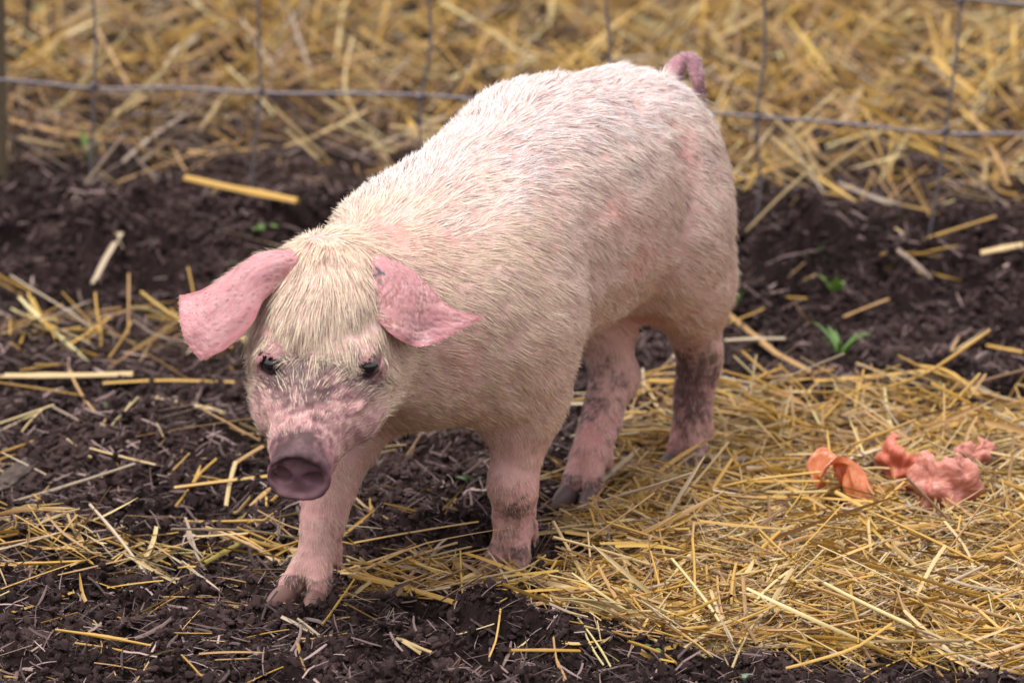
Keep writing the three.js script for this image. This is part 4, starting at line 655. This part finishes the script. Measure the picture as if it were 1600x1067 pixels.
function skinColor(x, y, z, nx, ny, nz) {
  const p = [x, y, z], [a, b, c] = headLocal(x, y, z), [f, l, u] = pigLocal(x, y, z), g = fur(p, 14), h = fur(p, 60), k = fur(p, 150);
  let col = [0.60 + 0.05 * g, 0.385 + 0.06 * g + 0.03 * h, 0.36 + 0.06 * g + 0.03 * h];
  const lower = smooth(0.15, 0.07, u) ; const red = lower * clamp(0.55 + 0.5 * g + 0.35 * h);
  col = [mix(col[0], 0.56, red), mix(col[1], 0.26, red), mix(col[2], 0.25, red)];
  if (a > 0.03 && a < 0.25 && Math.abs(b) < 0.09 && c > -0.08 && c < 0.1) {
    const mz = smooth(0.05, 0.1, a), q = clamp(0.5 + 0.7 * h + 0.4 * k); col = [mix(col[0], mix(0.36, 0.58, q), mz), mix(col[1], mix(0.175, 0.33, q), mz), mix(col[2], mix(0.195, 0.335, q), mz)];
    const sn = smooth(HL - 0.016, HL - 0.008, a + 0.28 * c + 0.003 * h); const t = clamp(0.5 + 0.5 * h); col = [mix(col[0], mix(0.15, 0.25, t), sn), mix(col[1], mix(0.08, 0.135, t), sn), mix(col[2], mix(0.10, 0.155, t), sn)];
  }
  for (const E of EYES) { const d = Math.hypot(x - E.p.x, y - E.p.y, z - E.p.z), q = smooth(0.030, 0.012, d + 0.006 * h + 0.004 * k) * 0.85; col = [mix(col[0], 0.33, q), mix(col[1], 0.155, q), mix(col[2], 0.175, q)]; }
  const tail = smooth(-0.278, -0.288, f) * smooth(0.35, 0.37, u); { const q = clamp(0.5 + 0.6 * h + 0.4 * g); col = [mix(col[0], mix(0.15, 0.36, q), tail), mix(col[1], mix(0.085, 0.17, q), tail), mix(col[2], mix(0.11, 0.215, q), tail)]; };
  for (const s of BARE) { const q = clamp(Math.exp(-((x - s.p.x) ** 2 + (y - s.p.y) ** 2 + (z - s.p.z) ** 2) / (s.r * s.r)) * (0.9 + 0.6 * h + 0.4 * g)) * 0.8; col = [mix(col[0], 0.56, q), mix(col[1], 0.27, q), mix(col[2], 0.235, q)]; }
  const m = muddy(x, y, z) * 0.9; return [mix(col[0], 0.075, m), mix(col[1], 0.045, m), mix(col[2], 0.048, m)];
}
function earColor(x, y, z, i) {
  const p = [x, y, z], g = fur(p, 40), h = fur(p, 130), k = fur(p, 300), scab = clamp((fur(p, 190) * 0.6 + fur(p, 420) * 0.6 + g * 0.35) * 2.2 - 0.05) * 0.8;
  let c = [0.54 + 0.03 * g + 0.04 * k, 0.275 + 0.03 * g + 0.03 * h + 0.03 * k, 0.295 + 0.03 * g + 0.03 * h + 0.03 * k]; { const w = clamp((g * 0.5 - h * 0.6 + 0.6 * k) * 1.4 - 0.3) * (x > -0.14 ? 0.75 : 0.3); c = [mix(c[0], 0.74, w), mix(c[1], 0.50, w), mix(c[2], 0.52, w)]; }
  if (x > -0.14) { const q = scab * smooth(0.285, 0.297, y + 0.004 * h) * clamp(0.75 + 0.5 * g); c = [mix(c[0], 0.30, q), mix(c[1], 0.12, q), mix(c[2], 0.10, q)]; const d = clamp((h + g) * 1.6 - 0.3) * smooth(0.322, 0.332, y); c = [mix(c[0], 0.09, d), mix(c[1], 0.08, d), mix(c[2], 0.1, d)]; }
  else { const q = clamp(k * 2.2 - 0.9) * 0.8; c = [mix(c[0], 0.22, q), mix(c[1], 0.09, q), mix(c[2], 0.10, q)]; }
  const iu = Math.floor((i % 3105) / 45), iv = (i % 3105) % 45, e = clamp(1 - Math.min(68 - iu, iv, 44 - iv) / 4.5 + 0.25 * h) * smooth(0.1, 0.3, iu / 68) * 0.75; return [mix(c[0], 0.36, e), mix(c[1], 0.12, e), mix(c[2], 0.14, e)];   // reddish rim
}
const piglet = new THREE.Group();
const skinMat = new THREE.MeshPhysicalMaterial({ vertexColors: true, roughness: 0.62, specularIntensity: 0.45, sheen: 0.3, sheenColor: new THREE.Color(0.9, 0.6, 0.55), sheenRoughness: 0.5 });
{
  const meshes = [bodyMesh, earR, earL], geos = meshes.map((m, q) => {
    const g = new THREE.BufferGeometry(), n = m.pos.length / 3, col = new Float32Array(n * 3);
    for (let i = 0; i < n; i++) { const [x, y, z] = [m.pos[3 * i], m.pos[3 * i + 1], m.pos[3 * i + 2]]; col.set(q ? earColor(x, y, z, i) : skinColor(x, y, z), 3 * i); }
    g.setAttribute('position', new THREE.BufferAttribute(m.pos, 3)); g.setAttribute('normal', new THREE.BufferAttribute(m.nor, 3)); g.setAttribute('color', new THREE.BufferAttribute(col, 3)); g.setIndex(m.idx); return g;
  });
  part(mergeGeometries(geos), skinMat, 'body', piglet);
}
// eyes
const eyeMat = new THREE.MeshPhysicalMaterial({ color: new THREE.Color(0.012, 0.011, 0.014), roughness: 0.06, clearcoat: 1, clearcoatRoughness: 0.02 });
for (const E of EYES) { const m = part(new THREE.SphereGeometry(0.0098, 32, 20), eyeMat, 'eye', piglet); m.position.copy(E.c); }
// hooves
{
  const g = new THREE.SphereGeometry(1, 24, 16), p = g.attributes.position;
  for (let i = 0; i < p.count; i++) {
    let x = p.getX(i), y = p.getY(i), z = p.getZ(i); const fwd = (z + 1) / 2;
    y = y < -0.35 ? -0.35 + (y + 0.35) * 0.1 : y; const taper = 1 - 0.45 * fwd * fwd; x *= taper; y *= 1 - 0.45 * fwd; z += (y < 0 ? 0.12 : -0.10 * (y)); p.setXYZ(i, x * 0.0112, (y + 0.41) * 0.0185, z * 0.0195);
  }
  g.computeVertexNormals();
  const pale = new THREE.MeshPhysicalMaterial({ color: new THREE.Color(0.20, 0.11, 0.095), roughness: 0.45 }), dark = new THREE.MeshPhysicalMaterial({ color: new THREE.Color(0.10, 0.062, 0.062), roughness: 0.55 });
  HOOVES.forEach((h, i) => { const m = part(g, i < 4 ? pale : dark, 'hoof', piglet); m.position.set(...h.p); const d = W(Math.cos(h.yaw), Math.sin(h.yaw), 0); m.rotation.y = Math.atan2(d[0], d[2]); });
}
// bristles
const FW = V(...W(1, 0, 0)), LW = V(...W(0, 1, 0));
function flow(x, y, z, n) {
  const [a, b, c] = headLocal(x, y, z), [f, l, u] = pigLocal(x, y, z);
  const d = V(0, 0, 0), side = n.dot(LW);
  d.addScaledVector(FW, -1); d.y -= 0.25 + 0.5 * Math.abs(side); d.addScaledVector(LW, 0.25 * side);
  const legw = smooth(0.17, 0.12, u); d.lerp(V(0, -1, 0).addScaledVector(FW, -0.25), legw);
  const hw = smooth(-0.075, -0.02, a) * (u > 0.13 ? 1 : 0);
  if (hw > 0) {
    const hd = V(0, 0, 0), brow = smooth(0.0, 0.03, c) * smooth(0.085, 0.065, a), muz = smooth(0.06, 0.1, a);
    hd.addScaledVector(HA, -0.55).addScaledVector(HC, -0.55).addScaledVector(HB, Math.sign(b) * 0.4);      // cheeks
    hd.lerp(V(0, 0, 0).addScaledVector(HA, 0.9).addScaledVector(HC, -0.5).addScaledVector(HB, b * 9), brow * (1 - muz));
    hd.lerp(V(0, 0, 0).addScaledVector(HA, -1).addScaledVector(HB, b * 12), muz);
    d.lerp(hd, hw);
  }
  return d;
}
function coat(x, y, z) {                                             // [hairs per m2, length, lift]
  const [a, b, c] = headLocal(x, y, z), [f, l, u] = pigLocal(x, y, z);
  let den = 290000 + 110000 * smooth(0.30, 0.38, u), len = 0.016, lift = 0.19;
  const mid = smooth(0.30, 0.19, u), low = smooth(0.18, 0.10, u); len = mix(len, 0.0125, mid); den = mix(mix(den, 270000, mid), 240000, low); len = mix(len, 0.0068, low); if (u < 0.022) return [0, 0, 0];
  if (f < -0.276 && u > 0.362) { return [260000, 0.0036, 0.35]; }
  if (a > -0.06 && u > 0.12 && f > 0.2) {
    const ctr = smooth(0.035, 0.012, Math.abs(b)), muz = smooth(0.055 + 0.025 * ctr, 0.10 + 0.03 * ctr, a), fore = smooth(0.0, 0.03, c) * smooth(0.095 - Math.abs(b), 0.07 - Math.abs(b), a) * smooth(-0.05, 0.0, a);
    den = mix(den, 260000, muz); len = mix(len, 0.006, muz); lift = mix(lift, 0.3, muz); den += 120000 * fore; len += 0.003 * fore; len *= 1 - 0.3 * smooth(0.03, 0.045, Math.abs(b)) * smooth(0.015, 0.035, c) * smooth(-0.03, -0.01, a); den += 400000 * Math.exp(-(((a + 0.045) / 0.03) ** 2) - (b / 0.05) ** 2) * smooth(0, 0.04, c);
    if (a > HL - 0.022) return [0, 0, 0];
    for (const E of EYES) { const d = Math.hypot(x - E.p.x, y - E.p.y, z - E.p.z); if (d < 0.0108) return [0, 0, 0]; const q = smooth(0.012, 0.022, d), rg = smooth(0.034, 0.024, d); den *= 1 + 0.9 * rg; len = Math.max(len * mix(0.3, 1, q), rg * mix(0.0025, 0.005, q)); }
  }
  for (const s of BARE) { const q = Math.exp(-((x - s.p.x) ** 2 + (y - s.p.y) ** 2 + (z - s.p.z) ** 2) / (s.r * s.r)); den *= 1 - 0.45 * q; len *= 1 - 0.3 * q; }
  return [den, len, lift];
}
function growHair(meshes, name) {
  const r = rngOf(77), P = [], C = [], I = [], N = [];
  const tmp = V(), up = V();
  const a = V(), b = V(), c = V(), e1 = V(), e2 = V(), n = V();
  for (const [m, kind] of meshes) for (let t = 0; t < m.idx.length; t += 3) {
    const [i, j, k] = [m.idx[t] * 3, m.idx[t + 1] * 3, m.idx[t + 2] * 3];
    a.fromArray(m.pos, i); b.fromArray(m.pos, j); c.fromArray(m.pos, k); const area = e1.subVectors(b, a).cross(e2.subVectors(c, a)).length() / 2;
    const ct = [(a.x + b.x + c.x) / 3, (a.y + b.y + c.y) / 3, (a.z + b.z + c.z) / 3];
    const [den, len0, lift] = kind ? (((m.idx[t] % 3105) % 45 < 5 && m.idx[t] % 3105 < 1860) || m.idx[t] % 3105 < 420 ? [330000, 0.0075, 0.5] : [170000, 0.003, 0.3]) : coat(...ct); let cnt = area * den; cnt = Math.floor(cnt) + (r() < cnt % 1 ? 1 : 0);
    for (let q = 0; q < cnt; q++) {
      let u = r(), v = r(); if (u + v > 1) { u = 1 - u; v = 1 - v; }
      const p = a.clone().multiplyScalar(1 - u - v).addScaledVector(b, u).addScaledVector(c, v);
      n.set(0, 0, 0).addScaledVector(tmp.fromArray(m.nor, i), 1 - u - v).addScaledVector(tmp.fromArray(m.nor, j), u).addScaledVector(tmp.fromArray(m.nor, k), v).normalize();
      const d = kind ? V(kind === 1 ? -0.8 : 0.6, -0.25, 0.2) : flow(p.x, p.y, p.z, n);
      const cl = 55, cx = n3(p.x * cl, p.y * cl, p.z * cl), cy = n3(p.x * cl + 9, p.y * cl, p.z * cl - 4), wv = n3(p.x * 13, p.y * 13 + 3, p.z * 13);
      d.addScaledVector(n, -d.dot(n)).normalize(); const sd = V().crossVectors(n, d);
      d.addScaledVector(sd, 0.22 * cx + 0.25 * wv + (r() - 0.5) * 0.26).normalize(); sd.crossVectors(n, d).normalize();
      const L = len0 * (0.45 + 0.9 * r()) * (1 + 0.18 * cy), lf = lift * (0.6 + 0.8 * r()) + 0.06 * cy, bend = 0.3 + 0.25 * r();
      const roll = (r() - 0.5) * 1.7, wd = sd.clone().multiplyScalar(Math.cos(roll)).addScaledVector(n, Math.sin(roll)), w0 = (kind ? 0.00016 : 0.00019) * (0.7 + 0.6 * r()) * (len0 < 0.01 ? 0.72 : 1);
      // colour of this bristle
      const [f, l, hu] = pigLocal(p.x, p.y, p.z), back = smooth(0.33, 0.39, hu + 0.02 * wv) * smooth(0.26, 0.18, f), mud = kind ? 0 : muddy(p.x, p.y, p.z), x = r(), tn = 0.9 + 0.2 * r();
      const flank = smooth(0.16, 0.06, f) * (1 - back), hx = headLocal(p.x, p.y, p.z), brow = hx[0] > -0.02 && hx[2] > 0.01 ? 1 : 0; let col = [mix(mix(0.82, 0.79, flank), 0.83, back) * tn, mix(mix(0.68, 0.64, flank), 0.765, back) * tn, mix(mix(0.53, 0.56, flank), 0.76, back) * tn];
      const grime = clamp(fur([p.x, p.y, p.z], 9) * 0.5 + fur([p.x, p.y, p.z], 30) * 0.5); if (x < 0.04 + 0.2 * grime + 0.10 * brow + 0.05 * back) col = [0.25 * tn, 0.2 * tn, 0.19 * tn];
      if (x > 0.9) col = [0.72 * tn, 0.56 * tn, 0.42 * tn]; col = col.map((q) => Math.min(q, 0.93));
      if (r() < mud * 0.75) col = [0.13 * tn, 0.09 * tn, 0.085 * tn];
      const base = P.length / 3, fn = n.clone().multiplyScalar(Math.cos(roll)).addScaledVector(sd, -Math.sin(roll));
      const S = [0, 0.38, 0.74, 1], WW = [1, 0.95, 0.62, 0];
      for (let s = 0; s < 4; s++) {
        const q2 = S[s], h = L * (Math.sin(lf) * q2 - bend * lf * 0.6 * q2 * q2); up.copy(p).addScaledVector(d, L * q2 * Math.cos(lf)).addScaledVector(n, h - 0.0004); up.y -= L * 0.06 * q2 * q2;
        for (const w of s < 3 ? [-1, 1] : [0]) { P.push(up.x + wd.x * w * w0 * WW[s], up.y + wd.y * w * w0 * WW[s], up.z + wd.z * w * w0 * WW[s]); C.push(...col); N.push(fn.x + n.x, fn.y + n.y, fn.z + n.z); }
      }
      I.push(base, base + 2, base + 1, base + 1, base + 2, base + 3, base + 2, base + 4, base + 3, base + 3, base + 4, base + 5, base + 4, base + 6, base + 5);
    }
  }
  const g = new THREE.BufferGeometry(); g.setAttribute('position', new THREE.Float32BufferAttribute(P, 3)); g.setAttribute('color', new THREE.Float32BufferAttribute(C, 3));
  const nn = new Float32Array(N.length); for (let i = 0; i < N.length; i += 3) { const L = Math.hypot(N[i], N[i + 1], N[i + 2]) || 1; nn[i] = N[i] / L; nn[i + 1] = N[i + 1] / L; nn[i + 2] = N[i + 2] / L; } g.setAttribute('normal', new THREE.BufferAttribute(nn, 3)); g.setIndex(I);
  console.log(name, 'triangles', I.length / 3);
  const h = part(g, new THREE.MeshPhysicalMaterial({ vertexColors: true, roughness: 0.38, specularIntensity: 0.6, side: THREE.DoubleSide }), name, piglet); h.userData.kind = 'stuff'; return h;
}
if (!globalThis.NOHAIR) growHair([[bodyMesh, 0], [earR, 1], [earL, 2]], 'hair');
put(piglet, 'piglet', { label: 'pink piglet with cream bristles and floppy ears standing on muddy straw', category: 'pig' });
renderer.render(scene, camera);
